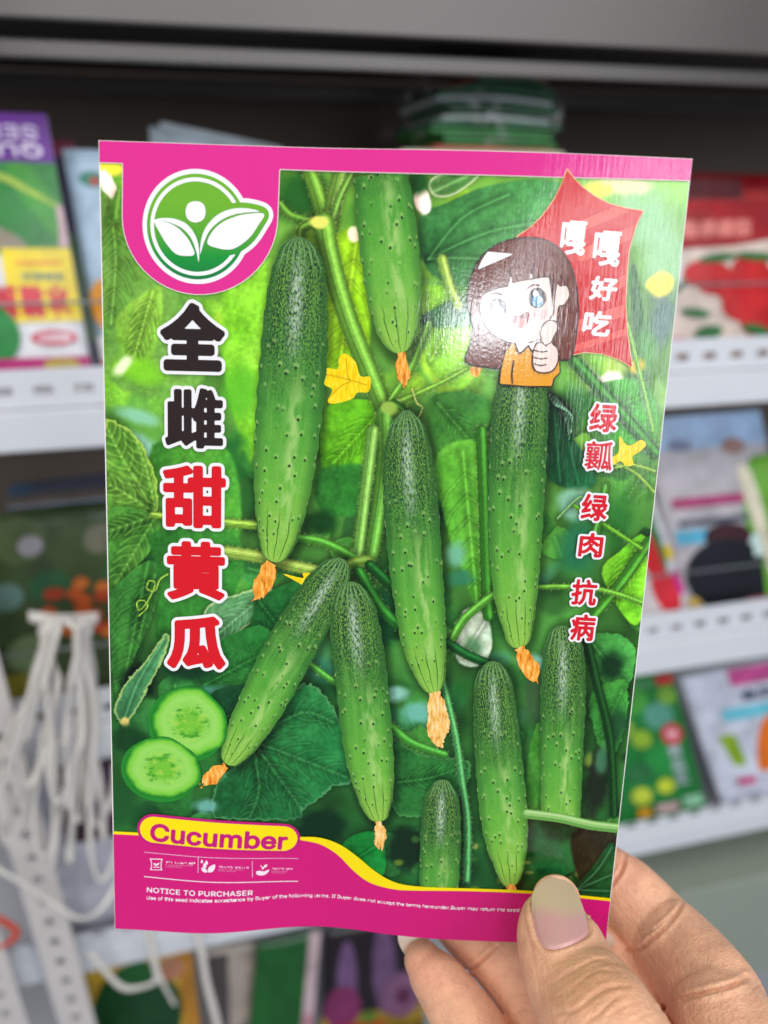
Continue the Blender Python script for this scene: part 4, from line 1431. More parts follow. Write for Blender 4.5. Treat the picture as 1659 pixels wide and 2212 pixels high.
text_line('icon_lettering', 'PROLIFIC SEED', z3(1037, 488), z3(1163, 491), 5.0, 10, LT, PK, bold=0.25)
text_line('icon_small_print', 'Good plant selection & conditions', z3(398, 464), z3(562, 468), 2.2, 10, LT, PK)
text_line('icon_small_print', 'to yield and harvest', z3(398, 475), z3(498, 477), 2.2, 10, LT, PK)
text_line('icon_small_print', 'Adequate organic conditions', z3(716, 488), z3(862, 494), 2.2, 10, LT, PK)
text_line('icon_small_print', 'can help crop growth', z3(716, 498), z3(820, 503), 2.2, 10, LT, PK)
text_line('icon_small_print', 'Excellent results', z3(1037, 500), z3(1130, 502), 2.2, 10, LT, PK)
text_line('icon_small_print', 'before a harvest', z3(1037, 510), z3(1118, 512), 2.2, 10, LT, PK)
text_line('notice_lettering', 'NOTICE TO PURCHASER', z3(287, 625), z3(921, 643), 13, 10, WH, PK, bold=0.45)
text_line('notice_small_print', 'Use of this seed indicates acceptance by Buyer of the following terms. If Buyer does not accept the terms hereunder,Buyer may return the seed for', (318, 1940.5), (1140, 1968), 9.5, 10, WH, PK, bold=0.3)

# =====================================================================
# THE HAND: one continuous skin with five fingers, nails on top
# =====================================================================
def az(x, y):
    return (837 + 0.2604 * x, 1809 + 0.2604 * y)


def bz(x, y):
    return (1226.9 + 0.2604 * x, 1782 + 0.2604 * y)


def tube(bm, chain, flat=0.88, tip_round=True):
    """chain: (x, y, half width in picture units, depth) from the fingertip"""
    P = np.array([cam_point(x, y, d) for x, y, w, d in chain])
    R = np.array([w * d / FPX for x, y, w, d in chain])
    S = cr(np.c_[P, R], False, 8)
    P, R = S[:, :3], S[:, 3]
    T = np.gradient(P, axis=0)
    T /= np.linalg.norm(T, axis=1, keepdims=True)
    rings = []
    K = 28

    def ring(c, t, r):
        side = np.cross(t, FW)
        side /= np.linalg.norm(side)
        bk = np.cross(side, t)
        return [bm.verts.new(tuple(c + r * (math.cos(a) * side + flat * math.sin(a) * bk))) for a in np.linspace(0, 2 * math.pi, K, endpoint=False)]
    # rounded tip
    for a in np.linspace(86, 12, 7):
        a = math.radians(a)
        rings.append(ring(P[0] - T[0] * R[0] * math.sin(a), T[0], R[0] * math.cos(a)))
    for i in range(len(P)):
        rings.append(ring(P[i], T[i], R[i]))
    for a in np.linspace(12, 86, 6):
        a = math.radians(a)
        rings.append(ring(P[-1] + T[-1] * R[-1] * math.sin(a), T[-1], R[-1] * math.cos(a)))
    for a, b in zip(rings[:-1], rings[1:]):
        for k in range(K):
            bm.faces.new((a[k], a[(k + 1) % K], b[(k + 1) % K], b[k]))
    bm.faces.new(rings[0][::-1])
    bm.faces.new(rings[-1])


hand = thing('hand', 'hand with long thumbnail pinching the packet corner from below', 'hand', tuple(cam_point(1500, 2600, 0.2)))

bm = bmesh.new()
tube(bm, [(1203, 1944, 52, 0.1945), (1201, 1975, 74, 0.1925), (1204, 2010, 88, 0.190), (1216, 2058, 97, 0.1855), (1237, 2115, 106, 0.180), (1268, 2170, 122, 0.174), (1300, 2230, 136, 0.168), (1350, 2330, 150, 0.164), (1420, 2480, 180, 0.168)], 0.80)   # thumb
tube(bm, [(1298, 1880, 62, 0.2215), (1350, 1928, 76, 0.2185), (1417, 1996, 79, 0.213), (1447, 2030, 86, 0.208), (1480, 2070, 93, 0.2025), (1515, 2115, 100, 0.196), (1546, 2160, 106, 0.190), (1580, 2235, 116, 0.181), (1620, 2340, 135, 0.175), (1640, 2500, 160, 0.18)], 0.86)   # index
tube(bm, [(1180, 1930, 62, 0.226), (1250, 2000, 76, 0.2235), (1330, 2088, 80, 0.217), (1400, 2190, 92, 0.208), (1470, 2320, 104, 0.198), (1550, 2500, 120, 0.19)], 0.88)   # middle
tube(bm, [(968, 1965, 56, 0.2255), (1010, 2005, 64, 0.222), (1064, 2056, 67, 0.217), (1136, 2136, 72, 0.209), (1215, 2240, 80, 0.199), (1300, 2370, 92, 0.19), (1420, 2540, 110, 0.19)], 0.88)   # ring
tube(bm, [(914, 2076, 42, 0.2135), (928, 2096, 52, 0.212), (953, 2128, 60, 0.2095), (985, 2175, 67, 0.206), (1022, 2232, 74, 0.202), (1090, 2340, 82, 0.196), (1260, 2540, 100, 0.19)], 0.88)   # little finger
tube(bm, [(1330, 2480, 150, 0.176), (1470, 2560, 260, 0.185), (1580, 2800, 280, 0.19)], 0.6)   # heel of the hand
me = bpy.data.meshes.new('skin')
bm.to_mesh(me)
bm.free()
tmp = bpy.data.objects.new('skin', me)
COL.objects.link(tmp)
md = tmp.modifiers.new('r', 'REMESH')
md.mode = 'VOXEL'
md.voxel_size = 0.00042
md.use_smooth_shade = True
ms = tmp.modifiers.new('s', 'SMOOTH')
ms.factor = 0.5
ms.iterations = 6
dg = bpy.context.evaluated_depsgraph_get()
skin_me = bpy.data.meshes.new_from_object(tmp.evaluated_get(dg))
bpy.data.objects.remove(tmp)
nv = len(skin_me.vertices)
SV = np.empty(nv * 3)
skin_me.vertices.foreach_get('co', SV)
SV = SV.reshape(-1, 3)
SN = np.empty(nv * 3, np.float32)
skin_me.vertices.foreach_get('normal', SN)
SN = SN.reshape(-1, 3).astype(float)
SP = to_px(SV)
facing = np.clip(-(SN @ FW) * 2.0 + 0.2, 0, 1)
disp = np.zeros(nv)


def crease(pts, w, depth, d0, d1, swell=0.35):
    """a fold in the skin along pts; w in picture units, depth in mm"""
    global disp
    p = cr(np.array(pts, float), False, 6)
    sel = (SP[:, 2] > d0) & (SP[:, 2] < d1) & (SP[:, 0] > p[:, 0].min() - 8 * w) & (SP[:, 0] < p[:, 0].max() + 8 * w) & (SP[:, 1] > p[:, 1].min() - 8 * w) & (SP[:, 1] < p[:, 1].max() + 8 * w)
    ix = np.nonzero(sel)[0]
    if len(ix) == 0:
        return
    d = seg_dist(SP[ix, 0], SP[ix, 1], p, False)
    # fade at both ends
    e = np.minimum(np.hypot(SP[ix, 0] - p[0, 0], SP[ix, 1] - p[0, 1]), np.hypot(SP[ix, 0] - p[-1, 0], SP[ix, 1] - p[-1, 1]))
    fade = 0.35 + 0.65 * sstep(0, 22, e)
    g = -depth * np.exp(-(d / w) ** 2) + swell * depth * np.exp(-((d - 3.0 * w) / (2.0 * w)) ** 2)
    disp[ix] += g * facing[ix] * fade


TH = (0.14, 0.192)
# thumb knuckle wrinkles
crease([az(1330, 1060), az(1480, 1010), az(1659, 985), bz(200, 1115), bz(330, 1112)], 2.6, 0.16, *TH)
crease([bz(-60, 1260), bz(100, 1175), bz(240, 1115), bz(330, 1130)], 3.2, 0.32, *TH)
crease([bz(-120, 1440), bz(30, 1350), bz(200, 1225), bz(300, 1200), bz(420, 1212)], 3.6, 0.29, *TH)
crease([bz(-100, 1560), bz(60, 1535), bz(220, 1410), bz(340, 1350), bz(500, 1335)], 3.8, 0.37, *TH)
crease([bz(120, 1650), bz(260, 1560), bz(360, 1460), bz(460, 1400)], 3.4, 0.29, *TH)
crease([bz(330, 1590), bz(450, 1510), bz(570, 1470)], 2.8, 0.25, *TH)
crease([bz(500, 1650), bz(600, 1590), bz(680, 1560)], 2.8, 0.22, *TH)
crease([az(1250, 960), az(1320, 1080), az(1350, 1200)], 2.6, 0.12, *TH)
crease([az(1180, 900), az(1230, 1100), az(1260, 1300), az(1290, 1500)], 3.0, 0.10, *TH)
crease([az(1400, 1400), az(1500, 1300), az(1659, 1200)], 2.6, 0.18, *TH)
crease([az(1300, 1250), az(1420, 1180), az(1560, 1100), az(1659, 1040)], 2.6, 0.18, *TH)
crease([az(1420, 1547), az(1540, 1450), az(1659, 1380)], 2.6, 0.18, *TH)
# index finger
IX = (0.165, 0.222)
crease([bz(470, 235), bz(462, 330), bz(420, 420), bz(352, 505)], 2.92, 1.01, *IX)
crease([bz(950, 585), bz(935, 680), bz(850, 800), bz(720, 930), bz(620, 1020), bz(560, 1050), bz(500, 1035)], 3.10, 1.23, *IX)
crease([bz(870, 745), bz(740, 860), bz(620, 930), bz(520, 1010)], 2.24, 0.51, *IX)
crease([bz(690, 870), bz(680, 920), bz(660, 980)], 1.89, 0.36, *IX)
crease([bz(1470, 1275), bz(1340, 1340), bz(1150, 1390), bz(980, 1430), bz(820, 1500), bz(760, 1560)], 3.78, 1.89, *IX)
crease([bz(1500, 1400), bz(1570, 1330), bz(1620, 1320)], 2.24, 0.36, *IX)
# ring finger joint
crease([az(900, 905), az(860, 950), az(800, 1010), az(720, 1080), az(660, 1110)], 2.9, 0.9, 0.195, 0.225)
crease([az(1040, 1480), az(1120, 1420), az(1200, 1440)], 2.6, 0.4, 0.18, 0.215)
# little finger
crease([az(800, 1380), az(770, 1470), az(700, 1547)], 2.6, 0.22, 0.19, 0.22)
# soft unevenness of flesh
lump = NZ.fbm(SP[:, 0] * 0.02, SP[:, 1] * 0.02, 3) - 0.5
disp += 0.35 * lump
# nail bed of the thumb: skin dips below the plate and swells round it
NAIL = [(1152, 1926), (1164, 1909), (1181, 1898), (1201, 1893), (1222, 1899), (1238, 1915), (1250, 1936), (1262, 1966), (1271, 1998), (1274, 2017), (1258, 2031), (1228, 2044), (1192, 2053), (1172, 2046), (1158, 2022), (1150, 1988), (1148, 1952)]
np_ = cr(np.array(NAIL, float), True, 4)
near = (SP[:, 2] < 0.2) & (SP[:, 0] > 1090) & (SP[:, 0] < 1330) & (SP[:, 1] > 1860) & (SP[:, 1] < 2110) & (SN @ FW < 0)
ix = np.nonzero(near)[0]
dn = sd_poly(SP[ix, 0], SP[ix, 1], np_)
free = sstep(1935, 1985, SP[ix, 1])
disp[ix] += (1 - free) * -1.3 * (1 - sstep(-2, 6, dn))
disp[ix] += free * (0.55 * np.exp(-((dn - 7) / 6.0) ** 2) - 0.75 * (1 - sstep(-5, 1, dn)))
SV2 = SV + SN * (disp * 0.001)[:, None]
skin_me.vertices.foreach_set('co', SV2.ravel())
# colour of the skin: redder fingertips and joints, browner thumb back
knuckle = np.exp(-(((SP[:, 0] - 1290) / 90) ** 2 + ((SP[:, 1] - 2130) / 70) ** 2)) * (SP[:, 2] < 0.19)
tipred = np.exp(-(((SP[:, 0] - 920) / 60) ** 2 + ((SP[:, 1] - 2080) / 60) ** 2)) + 0.8 * np.exp(-(((SP[:, 0] - 1340) / 60) ** 2 + ((SP[:, 1] - 1890) / 60) ** 2)) + 0.5 * np.exp(-(((SP[:, 0] - 1060) / 90) ** 2 + ((SP[:, 1] - 2080) / 60) ** 2))
var = NZ2.fbm(SP[:, 0] * 0.03, SP[:, 1] * 0.03, 3)
cb = lin((240, 184, 148))
col = np.ones((nv, 4), np.float32)
c3 = cb * (0.86 + 0.28 * var)[:, None]
c3 = c3 * (1 - 0.55 * knuckle[:, None]) + lin((196, 138, 92)) * 0.55 * knuckle[:, None]
tr_ = np.clip(tipred, 0, 1)[:, None] * 0.45
c3 = c3 * (1 - tr_) + lin((226, 146, 120)) * tr_
col[:, :3] = c3
ca = skin_me.color_attributes.new('skin', 'FLOAT_COLOR', 'POINT')
ca.data.foreach_set('color', col.ravel())
skin_me.polygons.foreach_set('use_smooth', np.ones(len(skin_me.polygons), bool))
skin_me.update()
n = NT('skin')
at = n.new('ShaderNodeAttribute', attribute_name='skin').outputs['Color']
co = n.new('ShaderNodeTexCoord').outputs['Object']
mot = n.noise(co, 420, 4)
n.base(n.mix(n.math('MULTIPLY', n.step(mot, 0.45, 0.7), 0.22), at, lin((206, 132, 108))))
cells = n.voro(co, 1500)
fine = n.noise(co, 2600, 2)
lines = n.noise(n.mapping(co, (900, 300, 900)), 1.0, 3)
h = n.math('ADD', n.math('MULTIPLY', cells, 0.5), n.math('ADD', n.math('MULTIPLY', fine, 0.5), n.math('MULTIPLY', lines, 0.9)))
n.bump(h, 0.85, 0.0003)
n.set(Roughness=0.44, Subsurface_Weight=0.22, Subsurface_Scale=0.0025)
n.b.inputs['Subsurface Radius'].default_value = (1.0, 0.35, 0.2)
n.b.inputs['Specular IOR Level'].default_value = 0.42
skin_me.materials.clear()
skin_me.materials.append(n.m)
skin = link(bpy.data.objects.new('skin', skin_me), hand)


def nail_mat():
    n = NT('nail_plate')
    at = n.new('ShaderNodeAttribute', attribute_name='nail').outputs['Color']
    co = n.new('ShaderNodeTexCoord').outputs['Object']
    n.base(at)
    n.bump(n.noise(n.mapping(co, (1600, 250, 250)), 1.0, 3), 0.3, 0.00012)
    n.set(Roughness=0.34, Subsurface_Weight=0.15, Subsurface_Scale=0.001)
    return n.m


NM = nail_mat()


def thumb_nail():
    bvh = BVHTree.FromPolygons([Vector(v) for v in SV], [tuple(p.vertices) for p in skin_me.polygons])
    smp = []
    for x in np.arange(1140, 1286, 6):
        for y in np.arange(1925, 2062, 6):
            r = Vector(FW + (x - CX) / FPX * RT - (y - CY) / FPX * UP).normalized()
            h = bvh.ray_cast(Vector(CAM), r)[0]
            if h is not None:
                d = to_px(np.array(h))[2]
                if d < 0.2 and sd_poly(np.array([float(x)]), np.array([float(y)]), np_)[0] < -4:
                    smp.append((x, y, d))
    s = np.array(smp)
    xc, yc = 1210.0, 1975.0

    def basis(x, y):
        x, y = (x - xc) / 60, (y - yc) / 80
        return np.stack([np.ones_like(x), x, y, x * x, x * y, y * y], -1)
    k = np.linalg.lstsq(basis(s[:, 0], s[:, 1]), s[:, 2], rcond=None)[0]
    k[5] = max(k[5], 0.0004)
    k[3] = max(k[3], 0.0017)
    cell = 3.0
    x0, y0 = 1140.0, 1885.0
    X, Y = np.meshgrid(x0 + np.arange(48) * cell, y0 + np.arange(60) * cell)
    V, F = march(sd_poly(X, Y, np_), x0, y0, cell)
    dd = sd_poly(V[:, 0], V[:, 1], np_)
    dep = basis(V[:, 0], V[:, 1]) @ k - 0.00075
    grown = sstep(1930, 1990, V[:, 1])
    dep = dep + grown * 0.0006 * sstep(-9, 0, dd)
    P = np.array([cam_point(x, y, d) for (x, y), d in zip(V, dep)])
    Q = np.array([cam_point(x, y, d + 0.0006) for (x, y), d in zip(V, dep)])
    N = len(P)
    F = [f[::-1] for f in F]
    faces = F + [[i + N for i in f[::-1]] for f in F]
    cnt = {}
    for f in F:
        for a, b in zip(f, f[1:] + f[:1]):
            cnt[(a, b)] = 1
    for (a, b) in list(cnt):
        if (b, a) not in cnt:
            faces.append((b, a, a + N, b + N))
    o = mesh_obj('thumbnail', np.concatenate([P, Q]), faces, NM, hand, True)
    c = np.ones((2 * N, 4), np.float32)
    yy = np.r_[V[:, 1], V[:, 1]]
    xx = np.r_[V[:, 0], V[:, 0]]
    w = (yy + 6 * np.sin(xx * 0.06) + 8 * (NZ.fbm(xx * 0.05, yy * 0.05, 2) - 0.5))
    t1 = sstep(1948, 1990, w)[:, None]
    t2 = sstep(2030, 2052, w)[:, None]
    c[:, :3] = lin((206, 182, 150)) * (1 - t1) + lin((214, 162, 158)) * t1
    c[:, :3] = c[:, :3] * (1 - 0.35 * t2) + lin((226, 190, 180)) * 0.35 * t2
    a = o.data.color_attributes.new('nail', 'FLOAT_COLOR', 'POINT')
    a.data.foreach_set('color', c.ravel())


thumb_nail()


def tip_nail(poly, depth, slope, name):
    p = cr(np.array(poly, float), True, 4)
    x0, y0 = p.min(0) - 2
    X, Y = np.meshgrid(x0 + np.arange(int(np.ptp(p[:, 0]) / 2) + 4) * 2.0, y0 + np.arange(int(np.ptp(p[:, 1]) / 2) + 4) * 2.0)
    V, F = march(sd_poly(X, Y, p), x0, y0, 2.0)
    F = [list(map(int, f))[::-1] for f in F]
    c = p.mean(0)
    dep = depth + slope * (V[:, 0] - c[0]) + 1.2e-6 * (V[:, 1] - c[1]) ** 2
    P = np.array([cam_point(x, y, d) for (x, y), d in zip(V, dep)])
    Q = np.array([cam_point(x, y, d + 0.0005) for (x, y), d in zip(V, dep)])
    N = len(P)
    faces = F + [[i + N for i in f[::-1]] for f in F]
    ed = {(a, b) for f in F for a, b in zip(f, f[1:] + f[:1])}
    faces += [(b, a, a + N, b + N) for a, b in ed if (b, a) not in ed]
    o = mesh_obj(name, np.concatenate([P, Q]), faces, NM, hand, True)
    cc = np.ones((2 * N, 4), np.float32)
    cc[:, :3] = lin((226, 206, 186))
    a = o.data.color_attributes.new('nail', 'FLOAT_COLOR', 'POINT')
    a.data.foreach_set('color', cc.ravel())


tip_nail([az(92, 870), az(98, 790), az(190, 770), az(330, 800), az(330, 900), az(230, 980), az(150, 975)], 0.2155, 0.00002, 'fingernail')
tip_nail([bz(280, 880), bz(320, 890), bz(372, 930), bz(388, 975), bz(370, 1012), bz(320, 1005), bz(270, 950)], 0.2085, 0.00002, 'fingernail')

# =====================================================================
# THE SHELVES BEHIND
# =====================================================================
TH_ = math.radians(76)
SD = np.array([math.sin(TH_), math.cos(TH_), 0.0])        # along the shelves, to the right
SNN = np.array([-math.cos(TH_), math.sin(TH_), 0.0])      # away from the photographer
ZZ = np.array([0.0, 0.0, 1.0])
D0 = 0.56


def S(a, b, z):
    """shelf place: a along, b behind the front, z height"""
    return a * SD + (D0 + b) * SNN + z * ZZ


def on(x, y, b):
    r = FW + (x - CX) / FPX * RT - (y - CY) / FPX * UP
    return CAM + r * (D0 + b) / (SNN @ r)


def az_of(p):
    return p @ SD, p @ SNN - D0, p[2]


def sbox(a0, a1, b0, b1, z0, z1):
    V = [S(a, b, z) for z in (z0, z1) for b in (b0, b1) for a in (a0, a1)]
    F = [(0, 2, 3, 1), (4, 5, 7, 6), (0, 1, 5, 4), (2, 6, 7, 3), (0, 4, 6, 2), (1, 3, 7, 5)]
    return V, F


def box_obj(name, args, mat, parent=None, bevel=0.0):
    V, F = sbox(*args)
    o = mesh_obj(name, V, F, mat, parent)
    if bevel:
        m = o.modifiers.new('edge', 'BEVEL')
        m.width = bevel
        m.segments = 2
    return o


WHITE = paint('white_enamel_steel', (222, 224, 230), 0.34, 0.0, 0.04)
WARM = paint('white_steel_post', (206, 200, 196), 0.4, 0.0, 0.06)
SHADED = paint('shade_darkened_steel', (86, 81, 78), 0.34, 0.3, 0.25, 9)  # dark tone puts the top shelf's shade into the steel colour
DARK = paint('dark_board', (70, 62, 56), 0.7, 0.0, 0.2)

A0, A1 = -0.62, 1.05


def slotted(name, z0, z1, s0, s1, b, mat, parent, pitch=0.0262, slot=0.0125, phase=-0.101):
    """steel strip with a row of long holes"""
    xs, hole = [A0], []
    k = math.ceil((A0 - phase) / pitch)
    while phase + k * pitch + slot < A1:
        c = phase + k * pitch
        xs += [c - slot / 2, c + slot / 2]
        k += 1
    xs.append(A1)
    zs = [z0, s0, s1, z1]
    V, F = [], []
    for bb in (b, b + 0.0013):
        for z in zs:
            for x in xs:
                V.append(S(x, bb, z))
    nx = len(xs)
    H = nx * 4
    solid = lambda i, j: 0 <= i < nx - 1 and 0 <= j < 3 and not (j == 1 and i % 2 == 1)
    for j in range(3):
        for i in range(nx - 1):
            if not solid(i, j):
                continue
            a = j * nx + i
            F.append((a, a + 1, a + nx + 1, a + nx))
            F.append((H + a, H + a + nx, H + a + nx + 1, H + a + 1))
            if not solid(i - 1, j):
                F.append((a, a + nx, H + a + nx, H + a))
            if not solid(i + 1, j):
                F.append((a + 1, H + a + 1, H + a + nx + 1, a + nx + 1))
            if not solid(i, j - 1):
                F.append((a, H + a, H + a + 1, a + 1))
            if not solid(i, j + 1):
                F.append((a + nx, a + nx + 1, H + a + nx + 1, H + a + nx))
    return mesh_obj(name, V, F, mat, parent)


def rod(name, p0, p1, r, mat, parent):
    p0, p1 = np.array(p0), np.array(p1)
    t = (p1 - p0) / np.linalg.norm(p1 - p0)
    u = np.cross(t, ZZ if abs(t[2]) < 0.9 else SD)
    u /= np.linalg.norm(u)
    v = np.cross(t, u)
    V, F = [], []
    for p in (p0, p1):
        for k in range(10):
            a = 2 * math.pi * k / 10
            V.append(p + r * (math.cos(a) * u + math.sin(a) * v))
    for k in range(10):
        F.append((k, (k + 1) % 10, 10 + (k + 1) % 10, 10 + k))
    F += [tuple(range(10))[::-1], tuple(range(10, 20))]
    return mesh_obj(name, V, F, mat, parent, True)


WIRE = paint('guard_wire', (150, 156, 160), 0.3, 0.6)


def shelf(label, zt, zf, zb, phase, pitch, wire=None, mat=WHITE):
    t = thing('metal_shelf', label, 'shelf', tuple(S(0.2, 0.1, zb)), 'white metal shelves of the rack')
    slotted('slotted_strip', zf + 0.001, zt, zf + 0.0105, zf + 0.0165, 0.004, mat, t, pitch, 0.0125, phase)
    box_obj('front_lip', (A0, A1, 0.0, 0.006, zb, zf), mat, t, 0.0015)
    box_obj('shelf_board', (A0, A1, 0.007, 0.30, zb + 0.012, zb + 0.016), mat, t)
    if wire:
        rod('guard_wire', S(A0, -0.002, wire), S(A1, -0.002, wire), 0.0011, WIRE, t)
    return t


shelf('white slotted shelf carrying the purple topped and tomato packets', 1.394, 1.366, 1.337, -0.101, 0.0262, 1.438)
shelf('white slotted shelf carrying the pepper and orange berry packets', 1.134, 1.102, 1.068, -0.09, 0.0262, 1.178)
shelf('white slotted shelf carrying the green and orange squash packets', 0.873, 0.856, 0.828, -0.08, 0.0262)
shelf('white lowest shelf under the eggplant packet', 0.62, 0.60, 0.575, -0.08, 0.0262)
# top shelf in steel darkened to carry its shade, seen from just below
t = thing('metal_shelf', 'shade-darkened steel shelf edge above the plastic wrapped stack', 'shelf', tuple(S(0.2, 0.1, 1.57)))
box_obj('front_lip', (A0, A1, 0.0, 0.005, 1.599, 1.66), SHADED, t, 0.0015)
box_obj('middle_fold', (A0, A1, 0.020, 0.026, 1.5815, 1.5925), SHADED, t, 0.0015)
box_obj('back_rail', (A0, A1, 0.262, 0.270, 1.589, 1.606), SHADED, t, 0.0015)
box_obj('shelf_board', (A0, A1, 0.028, 0.30, 1.612, 1.617), paint('shade_dark_steel', (40, 40, 44), 0.5), t)  # near-black steel: shade between the bars put into its colour
box_obj('inner_web', (A0, A1, 0.028, 0.034, 1.618, 1.66), paint('shade_dark_steel', (40, 40, 44), 0.5), t)
w = box_obj('wall', (A0 - 0.3, A1 + 0.3, 0.31, 0.33, 0.3, 2.0), paint('brown_grey_back_wall', (96, 84, 74), 0.7, 0.0, 0.2, 6))
w['kind'] = 'structure'


# ---- slotted uprights -------------------------------------------------
def post(a, b, z0, z1, wd, label, tilt=0.0):
    t = thing('slotted_post', label, 'post', tuple(S(a, b, z0)), 'slotted steel posts of the rack')
    V, F = [], []
    n = int((z1 - z0) / 0.0245)
    # front face with octagonal holes
    for i in range(n):
        zc = z0 + (i + 0.5) * 0.0245
        h = 0.01225
        base = len(V)
        out = [(-1, -1), (0, -1), (1, -1), (1, 0), (1, 1), (0, 1), (-1, 1), (-1, 0)]
        ang = [225, 270, 315, 0, 45, 90, 135, 180]
        for bb in (b, b + 0.0015):
            for (x, z) in out:
                V.append(S(a + x * wd / 2 + tilt * (zc + z * h - z0), bb, zc + z * h))
            for g in ang:
                g = math.radians(g)
                V.append(S(a + 0.0045 * math.cos(g) + tilt * (zc - z0), bb, zc + 0.0045 * math.sin(g)))
        for k in range(8):
            k2 = (k + 1) % 8
            F.append((base + k, base + k2, base + 8 + k2, base + 8 + k))
            F.append((base + 8 + k, base + 8 + k2, base + 24 + k2, base + 24 + k))
    f = mesh_obj('perforated_face', V, F, WARM, t)
    bmm = bmesh.new()
    bmm.from_mesh(f.data)
    bmesh.ops.remove_doubles(bmm, verts=bmm.verts, dist=1e-5)
    bmm.to_mesh(f.data)
    bmm.free()
    V, F = [], []
    for z in (z0, z1):
        for (x, bb) in ((-wd / 2 - 0.0015, b), (-wd / 2, b), (-wd / 2, b + 0.03), (-wd / 2 - 0.0015, b + 0.03)):
            V.append(S(a + x + tilt * (z - z0), bb, z))
    F = [(0, 1, 5, 4), (1, 2, 6, 5), (2, 3, 7, 6), (3, 0, 4, 7), (3, 2, 1, 0), (4, 5, 6, 7)]
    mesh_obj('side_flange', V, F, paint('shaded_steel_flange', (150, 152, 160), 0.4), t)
    return t


post(-0.1395, -0.022, 0.25, 1.30, 0.030, 'slotted white post crossed by the curved white strap', -0.035)
post(-0.1945, -0.022, 0.25, 1.30, 0.030, 'slotted white post next to the red cord', -0.035)

# =====================================================================
# PACKETS AND GOODS ON THE SHELVES
# =====================================================================
GLOSS = {}


def pk_mat(rgb, rough=0.32):
    k = tuple(rgb)
    if k not in GLOSS:
        n = NT('packet_print_%d_%d_%d' % k)
        co = n.new('ShaderNodeTexCoord').outputs['Object']
        f = n.noise(co, 90, 3)
        c = lin(rgb)
        f2 = n.noise(co, 34, 5, 0.65)
        n.base(n.mix(n.step(f2, 0.3, 0.7), c * 0.74, np.minimum(c * 1.16, 1)))
        n.bump(n.noise(co, 60, 3), 0.25, 0.002)
        n.set(Roughness=rough)
        GLOSS[k] = n.m
    return GLOSS[k]


